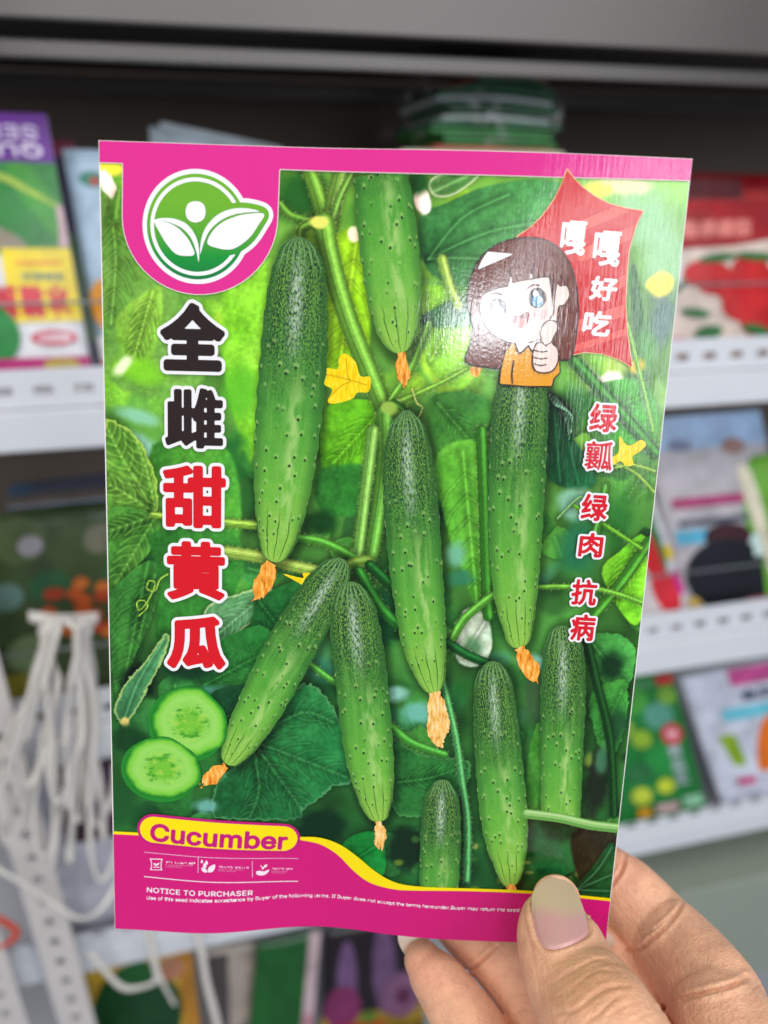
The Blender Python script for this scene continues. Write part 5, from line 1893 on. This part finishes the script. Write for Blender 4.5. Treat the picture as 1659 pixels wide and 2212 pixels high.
class Pack:
    """a pouch standing on a shelf: four corners, print laid on its face"""

    def __init__(self, label, TL, TR, BR, BL, bt, bb, rgb, name='seed_packet', cat='seed packet', thick=0.006, group='seed packets on the rack', rest=True):
        self.c = [on(*TL, bt), on(*TR, bt), on(*BR, bb), on(*BL, bb)]
        self.v0, self.vs = 0.0, 1.0
        zb, zt = (self.c[2][2] + self.c[3][2]) / 2, (self.c[0][2] + self.c[1][2]) / 2
        if rest:                                   # foot of the pouch stands on the board inside the tray
            lv = [z for z in (1.3535, 1.0845, 0.8445, 0.5915) if z < zb]
            floor = lv[0] if lv else 0.5915
            dz = zb - floor
            if dz > 0:
                self.v0, self.vs = dz / (dz + zt - zb), (zt - zb) / (dz + zt - zb)
                for k, m in ((2, 1), (3, 0)):
                    top = self.c[m]
                    sl = (self.c[k] - top) @ SD / max(top[2] - self.c[k][2], 1e-4)
                    dd = self.c[k][2] - floor
                    self.c[k] = self.c[k] + SD * sl * dd - ZZ * dd
        self.n = np.cross(self.c[2] - self.c[3], self.c[0] - self.c[3])
        self.n /= np.linalg.norm(self.n)
        self.t = thing(name, label, cat, tuple((self.c[2] + self.c[3]) / 2), group)
        self.th = thick
        self.lay = 0
        G = 13
        V, F = [], []
        for side in (1, -1):
            for j in range(G):
                for i in range(G):
                    u, v = i / (G - 1), j / (G - 1)
                    V.append(self.raw(u, v, 0, side))
        N = G * G
        for j in range(G - 1):
            for i in range(G - 1):
                a = j * G + i
                F.append((a, a + 1, a + G + 1, a + G))
                F.append((N + a, N + a + G, N + a + G + 1, N + a + 1))
        ring = [i for i in range(G)] + [j * G + G - 1 for j in range(1, G)] + [(G - 1) * G + i for i in range(G - 2, -1, -1)] + [j * G for j in range(G - 2, 0, -1)]
        for a, b in zip(ring, ring[1:] + ring[:1]):
            F.append((a, N + a, N + b, b))
        self.face = mesh_obj('pouch', V, F, pk_mat(rgb), self.t, True)

    def at(self, u, v, lift, side=1):
        return self.raw(u, self.v0 + v * self.vs, lift, side)

    def raw(self, u, v, lift, side=1):
        TL, TR, BR, BL = self.c
        p = (BL * (1 - u) + BR * u) * (1 - v) + (TL * (1 - u) + TR * u) * v
        bulge = self.th * 0.5 * (0.15 + 0.85 * (max(0, math.sin(math.pi * min(max(u, 0), 1))) ** 0.6) * (max(0, math.sin(math.pi * min(max(v, 0), 1))) ** 0.6))
        return p + self.n * (side * bulge + lift)

    def poly(self, name, pts, rgb, smooth=0):
        p = np.array(pts, float)
        if smooth:
            p = cr(p, True, smooth)
        p = np.clip(p, 0.002, 0.998)
        self.lay += 1
        lo, hi = p.min(0), p.max(0)
        cell = max(max(hi - lo) / 30, min(hi - lo) / 12)
        x0, y0 = lo - cell
        nx, ny = int((hi[0] - lo[0]) / cell) + 4, int((hi[1] - lo[1]) / cell) + 4
        X, Y = np.meshgrid(x0 + np.arange(nx) * cell, y0 + np.arange(ny) * cell)
        V, F = march(sd_poly(X, Y, p), x0, y0, cell)
        if not F:
            return
        return mesh_obj(name, [self.at(u, v, 0.0003 + 0.00012 * self.lay) for u, v in V], F, pk_mat(rgb), self.t, True)

    def rect(self, name, u0, v0, u1, v1, rgb):
        self.lay += 1
        G = 10
        V = [self.at(u0 + (u1 - u0) * i / G, v0 + (v1 - v0) * j / G, 0.0003 + 0.00012 * self.lay) for j in range(G + 1) for i in range(G + 1)]
        F = [(j * (G + 1) + i, j * (G + 1) + i + 1, (j + 1) * (G + 1) + i + 1, (j + 1) * (G + 1) + i) for j in range(G) for i in range(G)]
        return mesh_obj(name, V, F, pk_mat(rgb), self.t, True)

    def ell(self, name, u, v, ru, rv, rgb, rot=0):
        r = math.radians(rot)
        return self.poly(name, [(u + ru * math.cos(a) * math.cos(r) - rv * math.sin(a) * math.sin(r) * 0.66, v + ru * math.cos(a) * math.sin(r) / 1.5 + rv * math.sin(a) * math.cos(r)) for a in np.linspace(0, 2 * math.pi, 20, endpoint=False)], rgb)

    def text(self, name, s, u0, v0, u1, v1, rgb, flip=False, bold=0.055):
        V, F = text_mesh(s, 2)
        lo, hi = V.min(0), V.max(0)
        w = (V - lo) / (hi - lo)
        if flip:
            w = 1 - w
        self.lay += 1
        P = np.array([(u0 + a * (u1 - u0), v0 + b * (v1 - v0)) for a, b in w])
        fn = glyph_field(P, F)
        g = bold * (v1 - v0)
        cell = (v1 - v0) / 22
        x0, y0 = P.min(0) - g - cell * 2
        x1, y1 = P.max(0) + g + cell * 2
        X, Y = np.meshgrid(np.arange(x0, x1, cell), np.arange(y0, y1, cell))
        V, F = march(fn(X, Y) - g, x0, y0, cell)
        return mesh_obj(name, [self.at(u, v, 0.0004 + 0.00012 * self.lay) for u, v in V], F, pk_mat(rgb), self.t)


# upper shelf, left
p = Pack('upside down packet with purple top band and yellow panel', (-232, 236), (100, 248), (196, 800), (-150, 822), 0.045, 0.012, (226, 226, 230))
p.rect('leaf_picture', 0, 0.47, 1, 0.83, (30, 128, 46))
p.poly('leaf_picture', [(0.68, 0.82), (0.8, 0.83), (1, 0.66), (1, 0.55), (0.95, 0.5), (0.7, 0.72)], (60, 150, 44))
p.poly('leaf_vein_picture', [(0.5, 0.80), (0.68, 0.77), (0.98, 0.66), (0.98, 0.645), (0.66, 0.745), (0.5, 0.78)], (170, 196, 70))
p.poly('leaf_gap_picture', [(0.96, 0.66), (1, 0.66), (1, 0.5), (0.93, 0.5), (0.95, 0.56)], (206, 170, 180))
p.poly('melon_picture', [(0.3, 0.56), (0.56, 0.58), (0.7, 0.53), (0.74, 0.49), (0.3, 0.48)], (140, 130, 110))
p.rect('purple_band', 0, 0.82, 1, 1, (98, 30, 140))
p.text('heading_lettering', 'QUALITY', 0.0, 0.842, 0.93, 0.89, (226, 214, 236), True)
p.text('heading_lettering', 'SEED', 0.44, 0.905, 0.92, 0.955, (206, 190, 224), True)
p.rect('yellow_panel', 0.55, 0.205, 1, 0.495, (240, 212, 22))
p.text('panel_lettering', '冰', 0.80, 0.225, 0.93, 0.345, (206, 40, 60), True)
p.text('panel_lettering', '糖', 0.63, 0.225, 0.77, 0.345, (206, 40, 60), True)
p.text('panel_lettering', '脆', 0.46, 0.225, 0.60, 0.345, (206, 40, 60), True)
p.text('panel_lettering', '早熟甜瓜', 0.66, 0.37, 0.93, 0.40, (120, 140, 110), True)
p.rect('orange_line', 0.63, 0.43, 0.93, 0.445, (230, 150, 30))
p.ell('green_fruit_picture', 0.42, 0.16, 0.17, 0.12, (26, 130, 56))
p.ell('red_seal', 0.80, 0.14, 0.15, 0.032, (206, 60, 90))
p.text('seal_lettering', '精品种子', 0.70, 0.125, 0.90, 0.156, (236, 220, 226), True)
p.rect('magenta_band', 0, 0, 1, 0.062, (176, 26, 110))
p.ell('gold_seal', 0.82, 0.03, 0.12, 0.026, (186, 160, 60))

p = Pack('pale blue packet half hidden behind the held packet', (134, 322), (470, 330), (512, 792), (222, 802), 0.052, 0.016, (170, 192, 212))
p.ell('leaf_mark', 0.16, 0.87, 0.09, 0.035, (60, 130, 110))
p.ell('red_mark', 0.17, 0.86, 0.03, 0.018, (190, 60, 60))
p.rect('red_stripe', 0.2, 0.56, 0.3, 0.68, (190, 30, 60))
p.ell('orange_fruit_picture', 0.2, 0.3, 0.22, 0.14, (226, 150, 40))
p.rect('white_foot', 0, 0.04, 1, 0.16, (226, 222, 226))
p.rect('red_foot', 0, 0, 1, 0.045, (214, 60, 30))

p = Pack('dark blue packet with crimson top edge standing behind the pale blue one', (60, 300), (160, 308), (230, 790), (130, 800), 0.075, 0.03, (40, 24, 78))
p.rect('crimson_edge', 0, 0.93, 1, 1, (120, 20, 60))
p.rect('green_foot', 0, 0.1, 1, 0.6, (40, 84, 50))
p = Pack('white packet with sloping top edge peeking over the pink header', (322, 272), (640, 330), (660, 800), (340, 795), 0.09, 0.03, (190, 204, 216))
p.rect('grey_line', 0.05, 0.8, 0.95, 0.82, (120, 150, 150))
p = Pack('white packet leaning behind its twin above the pink header', (345, 262), (610, 318), (640, 800), (360, 795), 0.10, 0.04, (206, 216, 226))
p.rect('grey_line', 0.05, 0.8, 0.95, 0.82, (120, 150, 150))

# upper shelf, right: tomato packets
p = Pack('red headed packet printed with tomatoes', (1400, 436), (1745, 428), (1760, 738), (1390, 748), 0.045, 0.012, (214, 196, 184))
p.poly('red_heading', [(0, 1), (1, 1), (1, 0.82), (0.75, 0.72), (0.5, 0.68), (0, 0.66)], (160, 16, 26))
p.text('heading_lettering', '粉果番茄', 0.2, 0.75, 0.62, 0.86, (226, 130, 120))
for u, v, r in ((0.62, 0.5, 0.12), (0.4, 0.46, 0.11), (0.74, 0.38, 0.13), (0.58, 0.28, 0.13), (0.72, 0.17, 0.16), (0.9, 0.34, 0.15), (0.3, 0.5, 0.08), (0.5, 0.4, 0.1), (0.86, 0.14, 0.14)):
    p.ell('tomato_picture', u, v, r, r * 1.05, (196, 18, 22))
for u, v, a, b, g in ((0.42, 0.6, 0.12, 0.03, 10), (0.66, 0.6, 0.14, 0.03, -10), (0.3, 0.22, 0.09, 0.035, -20), (0.38, 0.08, 0.08, 0.05, 10), (0.66, 0.08, 0.1, 0.04, -30), (0.16, 0.42, 0.08, 0.06, 40), (0.84, 0.46, 0.07, 0.03, 30)):
    p.ell('tomato_leaf_picture', u, v, a, b, (28, 104, 44), g)
p.rect('magenta_mark', 0.02, 0.0, 0.24, 0.05, (200, 50, 130))
p.rect('white_patch', 0.02, 0.42, 0.2, 0.62, (226, 222, 226))
p = Pack('dark red packet standing behind the tomato packet', (1430, 372), (1760, 380), (1780, 735), (1420, 745), 0.09, 0.05, (130, 20, 28))
p.rect('maroon_band', 0, 0.86, 0.5, 0.97, (90, 14, 26))
p.rect('crimson_band', 0.5, 0.8, 1, 0.9, (170, 30, 30))

# second shelf, right
p = Pack('packet with a large black disc on pale ground', (1385, 905), (1640, 885), (1735, 1312), (1478, 1340), 0.06, 0.014, (182, 176, 182))
p.rect('blue_heading', 0, 0.84, 1, 1, (150, 176, 210))
p.ell('grey_mark', 0.25, 0.86, 0.1, 0.03, (110, 120, 150))
p.ell('brown_mark', 0.7, 0.84, 0.1, 0.04, (150, 116, 110))
p.rect('magenta_line', 0.1, 0.56, 0.7, 0.61, (170, 60, 110))
p.rect('dark_line', 0.12, 0.47, 0.7, 0.5, (70, 80, 96))
p.rect('cyan_panel', 0.08, 0.38, 0.42, 0.45, (90, 180, 214))
p.ell('dark_fruit_picture', 0.5, 0.4, 0.2, 0.07, (60, 24, 34))
p.ell('black_disc', 0.45, 0.2, 0.36, 0.19, (16, 20, 30))
p.rect('pink_corner', 0.55, 0.0, 0.9, 0.07, (206, 110, 140))
p.ell('gold_corner', 0.1, 0.07, 0.08, 0.04, (214, 180, 90))
p = Pack('packet with two red peppers and a white margin', (1180, 1085), (1404, 1052), (1502, 1332), (1270, 1358), 0.04, 0.010, (226, 224, 230))
p.rect('pepper_ground', 0, 0, 0.86, 1, (214, 206, 206))
p.poly('pepper_leaf_picture', [(0.84, 0.95), (0.92, 0.9), (0.93, 0.5), (0.84, 0.3), (0.7, 0.6)], (36, 110, 60), 3)
p.ell('red_pepper_picture', 0.77, 0.52, 0.1, 0.24, (206, 30, 36), 8)
p.ell('red_pepper_picture', 0.82, 0.2, 0.13, 0.2, (214, 44, 56), 8)
p.rect('yellow_block', 0.93, 0.44, 1, 0.55, (240, 206, 20))
p.rect('magenta_block', 0.93, 0.16, 1, 0.35, (206, 40, 140))
p = Pack('green framed packet printed with pale roots', (1546, 1000), (1790, 955), (1830, 1265), (1642, 1296), 0.05, 0.012, (104, 166, 50))
for u in (0.2, 0.5, 0.8):
    p.poly('pale_root_picture', [(u - 0.05, 0.9), (u + 0.07, 0.9), (u + 0.1, 0.3), (u + 0.05, 0.08), (u, 0.3)], (222, 214, 190), 3)
p.rect('white_label', 0.02, 0.3, 0.2, 0.46, (214, 240, 236))
p.ell('yellow_mark', 0.55, 0.55, 0.1, 0.03, (230, 190, 60))
# third shelf, right
p = Pack('green packet with yellow flowers and a round red seal', (1180, 1492), (1452, 1450), (1531, 1748), (1250, 1800), 0.045, 0.012, (26, 122, 52))
for u, v, r, c in ((0.62, 0.85, 0.12, (70, 160, 60)), (0.8, 0.72, 0.12, (84, 150, 130)), (0.62, 0.58, 0.08, (150, 190, 50)), (0.75, 0.42, 0.16, (34, 140, 60)), (0.72, 0.22, 0.07, (190, 206, 50)), (0.52, 0.18, 0.08, (190, 206, 60)), (0.55, 0.35, 0.1, (40, 110, 60)), (0.9, 0.85, 0.08, (120, 170, 60)), (0.5, 0.68, 0.08, (140, 180, 60))):
    p.ell('flower_picture', u, v, r, r * 0.8, c)
p.ell('red_seal', 0.86, 0.58, 0.085, 0.075, (214, 50, 70))
p.text('seal_lettering', '特', 0.82, 0.55, 0.9, 0.61, (240, 200, 206))
p.text('vertical_lettering', '黄', 0.8, 0.42, 0.9, 0.5, (170, 186, 190))
p.text('vertical_lettering', '瓜', 0.8, 0.32, 0.9, 0.4, (170, 186, 190))
p.text('vertical_lettering', '王', 0.8, 0.22, 0.9, 0.3, (170, 186, 190))
p.rect('orange_mark', 0.46, 0.03, 0.56, 0.09, (240, 170, 20))
p.rect('pink_mark', 0.6, 0.03, 0.78, 0.1, (200, 170, 170))
p.rect('green_mark', 0.82, 0.04, 0.97, 0.12, (150, 206, 170))
p.rect('red_mark', 0.84, 0.93, 0.98, 0.99, (200, 40, 50))
p = Pack('white packet with a big orange squash', (1466, 1462), (1770, 1408), (1830, 1676), (1560, 1730), 0.055, 0.016, (206, 210, 226))
p.poly('squash_picture', [(0.34, 0.18), (0.40, 0.44), (0.5, 0.6), (0.62, 0.64), (0.76, 0.56), (0.84, 0.3), (0.8, 0.04), (0.52, 0.02), (0.5, 0.2), (0.42, 0.16)], (232, 116, 20), 4)
p.rect('magenta_heading', 0.32, 0.86, 0.9, 0.99, (206, 80, 150))
p.rect('cyan_panel', 0.2, 0.6, 0.62, 0.7, (110, 200, 220))
p.text('dark_lettering', '金瓜', 0.36, 0.74, 0.6, 0.82, (70, 84, 110))
p.poly('green_patch', [(0.12, 0.5), (0.24, 0.5), (0.27, 0.24), (0.18, 0.24)], (134, 170, 30))
p.rect('magenta_mark', 0.16, 0.08, 0.3, 0.14, (200, 50, 120))
# lowest visible row, right
p = Pack('pale card in a dark green sleeve', (1470, 1842), (1720, 1800), (1740, 1935), (1474, 1970), 0.05, 0.04, (44, 62, 48), 'display_card', 'card', group=None, rest=False)
p.poly('card_face', [(0.06, 0.02), (0.8, 0.02), (0.8, 0.86), (0.1, 0.8)], (206, 196, 190))
p.rect('green_lettering_bar', 0.2, 0.55, 0.62, 0.68, (110, 146, 120))
p.rect('green_foot_picture', 0.18, 0.06, 0.5, 0.18, (60, 110, 60))
p.rect('brown_edge', 0.8, 0, 0.98, 0.86, (130, 70, 30))
p.rect('crimson_edge', 0.55, 0.93, 1, 0.99, (150, 30, 80))

box_obj('carton', (0.42, 0.92, -0.01, 0.26, 0.592, 0.765), paint('grey_green_card', (150, 158, 144), 0.6), None, 0.002)
tag(bpy.data.objects['carton'], 'plain grey green carton below the pale card', 'carton')
# second shelf, left
p = Pack('dark green packet printed with orange berries', (-90, 1122), (310, 1066), (330, 1500), (-30, 1560), 0.05, 0.02, (60, 78, 44))
R2 = np.random.default_rng(4)
for u, v, r, c in ((0.3, 0.86, 0.16, (84, 100, 60)), (0.62, 0.8, 0.2, (66, 84, 46)), (0.36, 0.83, 0.07, (170, 166, 172)), (0.75, 0.82, 0.1, (110, 110, 90)), (0.2, 0.6, 0.1, (90, 120, 110)), (0.45, 0.62, 0.12, (40, 90, 54)), (0.85, 0.65, 0.1, (40, 100, 50)), (0.3, 0.3, 0.14, (110, 130, 90)), (0.2, 0.1, 0.16, (150, 140, 50))):
    p.ell('foliage_picture', u, v, r, r * 0.7, c)
for k in range(26):
    u = 0.32 + 0.6 * R2.random()
    v = 0.36 + 0.28 * R2.random() * (1 - abs(u - 0.6))
    p.ell('berry_picture', u, v, 0.045, 0.03, [(190, 84, 30), (206, 110, 40), (170, 60, 26)][k % 3])
p = Pack('blue grey packet lying flat under the upper shelf', (20, 1046), (260, 1020), (262, 1075), (16, 1098), 0.2, 0.03, (120, 136, 170), rest=False)
p.rect('beige_edge', 0, 0, 1, 0.3, (150, 140, 126))
p.ell('blue_spot', 0.1, 0.6, 0.12, 0.2, (90, 160, 210))  # flat blue oval on the packet face
# third shelf, left, behind the straps
p = Pack('white packet with navy band behind the white straps', (30, 1480), (260, 1450), (290, 1840), (80, 1880), 0.05, 0.03, (196, 196, 206))
p.rect('navy_band', 0, 0.68, 0.5, 0.78, (36, 44, 100))
p.rect('orange_corner', 0.72, 0.8, 0.95, 0.92, (214, 150, 70))
p.rect('dark_fruit_picture', 0.3, 0.1, 0.95, 0.55, (60, 36, 48))
p.rect('purple_fruit_picture', 0.6, 0.2, 0.9, 0.5, (84, 50, 84))
# bottom row
p = Pack('yellow packet printed with a dark green melon', (178, 2086), (412, 2040), (456, 2420), (230, 2470), 0.05, 0.02, (206, 166, 50))
p.ell('melon_picture', 0.44, 0.7, 0.42, 0.26, (20, 74, 34))
p.rect('orange_edge', 0.86, 0, 1, 1, (190, 130, 40))
p.ell('pink_flesh_picture', 0.78, 0.9, 0.14, 0.06, (190, 130, 100))
p.poly('leaf_picture', [(0.3, 0.95), (0.55, 0.99), (0.66, 0.9), (0.5, 0.84), (0.34, 0.86)], (30, 100, 44))
p.rect('red_foot', 0.5, 0.38, 0.98, 0.44, (150, 30, 40))
p = Pack('beige packet with grey print beside the dark green one', (438, 2052), (556, 2030), (545, 2330), (462, 2350), 0.06, 0.03, (180, 166, 154))
p.rect('grey_print', 0.05, 0.4, 0.45, 0.95, (80, 74, 74))
p.rect('green_foot', 0.05, 0, 0.98, 0.42, (30, 80, 40))
p = Pack('plain dark green packet with a pink white margin', (556, 2036), (693, 2008), (668, 2290), (530, 2310), 0.045, 0.02, (24, 92, 36))
p.rect('white_margin', 0.82, 0, 1, 1, (206, 180, 184))
p.rect('pink_print', 0.84, 0.2, 0.98, 0.36, (190, 130, 146))
p = Pack('black packet printed with purple eggplants', (700, 2008), (900, 1970), (920, 2260), (690, 2300), 0.05, 0.022, (30, 22, 28))
p.rect('yellow_ground', 0, 0, 1, 0.36, (160, 130, 44))
p.ell('eggplant_picture', 0.24, 0.6, 0.1, 0.3, (110, 80, 120))
p.ell('eggplant_picture', 0.2, 0.42, 0.18, 0.16, (124, 44, 92))
p.ell('eggplant_picture', 0.62, 0.66, 0.12, 0.34, (104, 76, 112))
p.ell('eggplant_slice_picture', 0.78, 0.44, 0.2, 0.17, (124, 84, 116))
p.ell('eggplant_slice_picture', 0.8, 0.43, 0.08, 0.07, (90, 36, 70))
p.rect('red_stripe', 0.05, 0.24, 0.6, 0.28, (190, 50, 30))
p.ell('green_leaf_picture', 0.45, 0.32, 0.08, 0.05, (100, 130, 50))

# ---- wrapped stack of green packets on the upper shelf ------------------
base = az_of(on(1035, 330, 0.10))
box_obj('carton', (base[0] - 0.09, base[0] + 0.10, 0.085, 0.24, 1.3535, base[2] - 0.006), paint('brown_carton', (126, 96, 66), 0.7), None, 0.001)
tag(bpy.data.objects['carton.001'], 'brown carton under the wrapped stack of packets', 'carton')
box_obj('paper_pad', (base[0] - 0.068, base[0] + 0.072, 0.09, 0.22, base[2] - 0.0055, base[2] + 0.0012), paint('cream_paper', (226, 222, 190), 0.6), None, 0.001)
tag(bpy.data.objects['paper_pad'], 'cream paper pad under the wrapped stack of packets', 'paper pad')
GR = [pk_mat((44, 150, 60), 0.5), pk_mat((24, 92, 56), 0.5), pk_mat((200, 212, 210), 0.5), pk_mat((26, 110, 66), 0.5), pk_mat((206, 64, 50), 0.5), pk_mat((50, 136, 60), 0.5)]
zz_ = base[2] + 0.0016
STACK_LABELS = ['red packet at the bottom of the wrapped stack, on the cream pad', 'green packet second from the bottom of the wrapped stack', 'green packet third from the bottom of the wrapped stack',
                'green packet fourth from the bottom of the wrapped stack', 'dark green packet just under the lower grey one in the wrapped stack', 'lower grey packet in the wrapped stack',
                'dark green packet just above the lower grey one in the wrapped stack', 'dark green packet just under the upper grey one in the wrapped stack', 'upper grey packet in the wrapped stack',
                'dark green packet just above the upper grey one in the wrapped stack', 'dark green packet third from the top of the wrapped stack', 'darkest green packet just under the red top of the wrapped stack',
                'red packet on top of the wrapped stack']
order = [4, 0, 5, 0, 3, 2, 1, 3, 2, 1, 3, 1, 4]
for k in range(13):
    a0 = base[0] - 0.040 + 0.008 * math.sin(k * 1.3) + 0.001 * k
    a1 = base[0] + 0.064 + 0.004 * math.sin(k * 2.1) - 0.0025 * max(0, k - 8)
    if k > 9:
        a0 += 0.008 * (k - 9)
    V, F = [], []
    nx_ = 8
    for side in (0, 0.0032):
        for j in range(2):
            for i in range(nx_ + 1):
                s = i / nx_
                V.append(S(a0 + (a1 - a0) * s, 0.095 + 0.004 * math.sin(k * 2.7) + 0.11 * j, zz_ + side + 0.004 * math.sin(math.pi * s) * (k / 12) - 0.002 * s))
    H = 2 * (nx_ + 1)
    for i in range(nx_):
        F += [(i, i + nx_ + 1, i + nx_ + 2, i + 1), (H + i, H + i + 1, H + i + nx_ + 2, H + i + nx_ + 1), (i, i + 1, H + i + 1, H + i), (i + nx_ + 1, H + i + nx_ + 1, H + i + nx_ + 2, i + nx_ + 2)]
    F += [(0, H, H + nx_ + 1, nx_ + 1), (nx_, 2 * nx_ + 1, H + 2 * nx_ + 1, H + nx_)]
    o = mesh_obj('stacked_packet', V, F, GR[order[k]])
    tag(o, STACK_LABELS[k], 'seed packet', 'packets in the wrapped stack')
    zz_ += 0.0044


def bag_film():
    n = NT('clear_plastic_film')
    co = n.new('ShaderNodeTexCoord').outputs['Object']
    n.base((0.75, 0.74, 0.72))
    crumple_glint = n.noise(n.mapping(co, (1, 1, 1)), 70, 4, 0.6)
    n.set(Roughness=0.25, Alpha=n.math('ADD', 0.015, n.math('MULTIPLY', n.step(crumple_glint, 0.56, 0.68), 0.4)))  # whiter streaks put crumple highlights into the film's opacity
    n.b.inputs['Specular IOR Level'].default_value = 0.3
    n.bump(n.noise(co, 45, 4), 0.9, 0.01)
    return n.m


V, F = [], []
nu_, nv_ = 28, 14
for j in range(nv_ + 1):
    for i in range(nu_):
        a = 2 * math.pi * i / nu_
        ph = math.pi * j / nv_
        r = 1 + 0.10 * math.sin(3 * a + 2 * ph) + 0.07 * math.sin(7 * a + 5 * ph) + 0.05 * math.sin(11 * ph + a)
        x = math.sin(ph) * math.cos(a)
        y = math.sin(ph) * math.sin(a)
        sq = lambda t: math.copysign(abs(t) ** 0.6, t)
        V.append(S(base[0] + 0.004 + 0.074 * r * sq(x), 0.152 + 0.075 * sq(y), base[2] + 0.031 + 0.032 * (r * 0.85 + 0.15) * math.cos(ph)))
for j in range(nv_):
    for i in range(nu_):
        a, b = j * nu_ + i, j * nu_ + (i + 1) % nu_
        F.append((a, a + nu_, b + nu_, b))
o = mesh_obj('plastic_bag', V, F, bag_film(), None, True)
tag(o, 'crumpled clear plastic bag round the green packet stack', 'plastic bag')


# ---- white straps and cords on the left --------------------------------
def strap_mat():
    n = NT('white_plastic_strap')
    co = n.new('ShaderNodeTexCoord').outputs['Object']
    n.base(n.mix(n.noise(co, 60, 3), lin((226, 218, 208)), lin((240, 236, 230))))
    n.set(Roughness=0.16, Alpha=0.92)
    n.bump(n.noise(n.mapping(co, (500, 500, 40)), 1.0, 2), 0.4, 0.001)
    return n.m


STRAP = strap_mat()


def ribbon(name, pts, w, parent, mat=STRAP, twist=0.6):
    """pts: (x, y, behind) ; w metres"""
    P = cr(np.array([on(x, y, b) for x, y, b in pts]), False, 8)
    T = np.gradient(P, axis=0)
    T /= np.linalg.norm(T, axis=1, keepdims=True)
    V, F = [], []
    K = 6
    for i, (c, t) in enumerate(zip(P, T)):
        s = np.cross(t, SNN)
        s /= np.linalg.norm(s) + 1e-9
        u = np.cross(s, t)
        an = twist * math.sin(i * 0.35 + pts[0][0])
        s2 = s * math.cos(an) + u * math.sin(an)
        u2 = -s * math.sin(an) + u * math.cos(an)
        for k in range(K):
            a = 2 * math.pi * k / K
            V.append(c + w / 2 * math.cos(a) * s2 + 0.0007 * math.sin(a) * u2)
    for i in range(len(P) - 1):
        for k in range(K):
            F.append((i * K + k, i * K + (k + 1) % K, (i + 1) * K + (k + 1) % K, (i + 1) * K + k))
    F += [tuple(range(K))[::-1], tuple(range(len(V) - K, len(V)))]
    return mesh_obj(name, V, F, mat, parent, True)


bd = thing('strap_bundle', 'bundle of shiny white plastic straps hanging by the berry packet', 'strap bundle', tuple(on(120, 1960, -0.03)))
ribbon('knot', [(62, 1332, -0.03), (110, 1340, -0.034), (160, 1338, -0.034), (212, 1336, -0.03)], 0.010, bd, twist=0.2)
RS = np.random.default_rng(21)
for x in (96, 182):
    k_ = on(x, 1338, -0.032)
    rod('hook', k_, S(k_ @ SD, -0.003, 1.181), 0.0012, WIRE, bd)
for i in range(20):
    left_ = i % 2 == 0
    x0 = (RS.uniform(66, 135) if left_ else RS.uniform(135, 208))
    xm = 108 if left_ else 182
    x1 = RS.uniform(-20, 130) if left_ else RS.uniform(110, 235)
    yb = RS.uniform(1680, 1920)
    b0 = -0.026 - 0.0012 * i
    pts = [(x0, 1338, b0), (xm + RS.uniform(-16, 16), 1372, b0 - 0.004), ((xm * 2 + x1) / 3 + RS.uniform(-14, 14), 1470, b0 - 0.008), ((xm + 2 * x1) / 3 + RS.uniform(-16, 16), 1590, b0 - 0.008), (x1, yb - 90, b0 - 0.008)]
    if i % 3 == 0:
        pts += [(x1 + 20, yb, b0 - 0.006), (x1 + 52, yb - 46, b0 - 0.004), (x1 + 64, yb - 130, b0 - 0.004)]
    else:
        pts += [(x1 + RS.uniform(-10, 22), yb, b0 - 0.006)]
    ribbon('strap', pts, RS.uniform(0.003, 0.0075), bd, twist=RS.uniform(0.3, 1.1))
tag(ribbon('strap', [(-30, 1862, -.05), (40, 1905, -.05), (110, 1950, -.05), (170, 1984, -.05), (215, 1968, -.05), (250, 1915, -.04), (270, 1880, -.03)], 0.005, None, twist=0.2), 'curved white strap sagging across the slotted post', 'strap')
tag(ribbon('strap', [(415, 1960, -.04), (432, 2040, -.04), (446, 2120, -.04), (462, 2180, -.04), (480, 2260, -.04)], 0.0072, None, twist=0.3), 'straight white strap hanging below the packet by the beige packet', 'strap')
tag(ribbon('strap', [(318, 2000, -.03), (330, 2060, -.03), (350, 2120, -.03), (378, 2172, -.03)], 0.0042, None, twist=0.3), 'thin grey white strap hanging over the melon packet', 'strap')
tag(ribbon('strap', [(196, 2060, -.03), (222, 2092, -.03), (262, 2132, -.03), (300, 2134, -.03), (338, 2118, -.03), (334, 2080, -.03), (322, 2010, -.03)], 0.007, None, twist=0.1), 'bent white strap hooked over the melon packet', 'strap')
tag(ribbon('cord', [(-20, 1975, -.05), (20, 1998, -.05), (36, 2015, -.05), (15, 2040, -.05), (-20, 2048, -.05)], 0.006, None, paint('red_plastic', (206, 70, 44), 0.4), 0.2), 'bent red cord beside the slotted post', 'cord')

adopt()
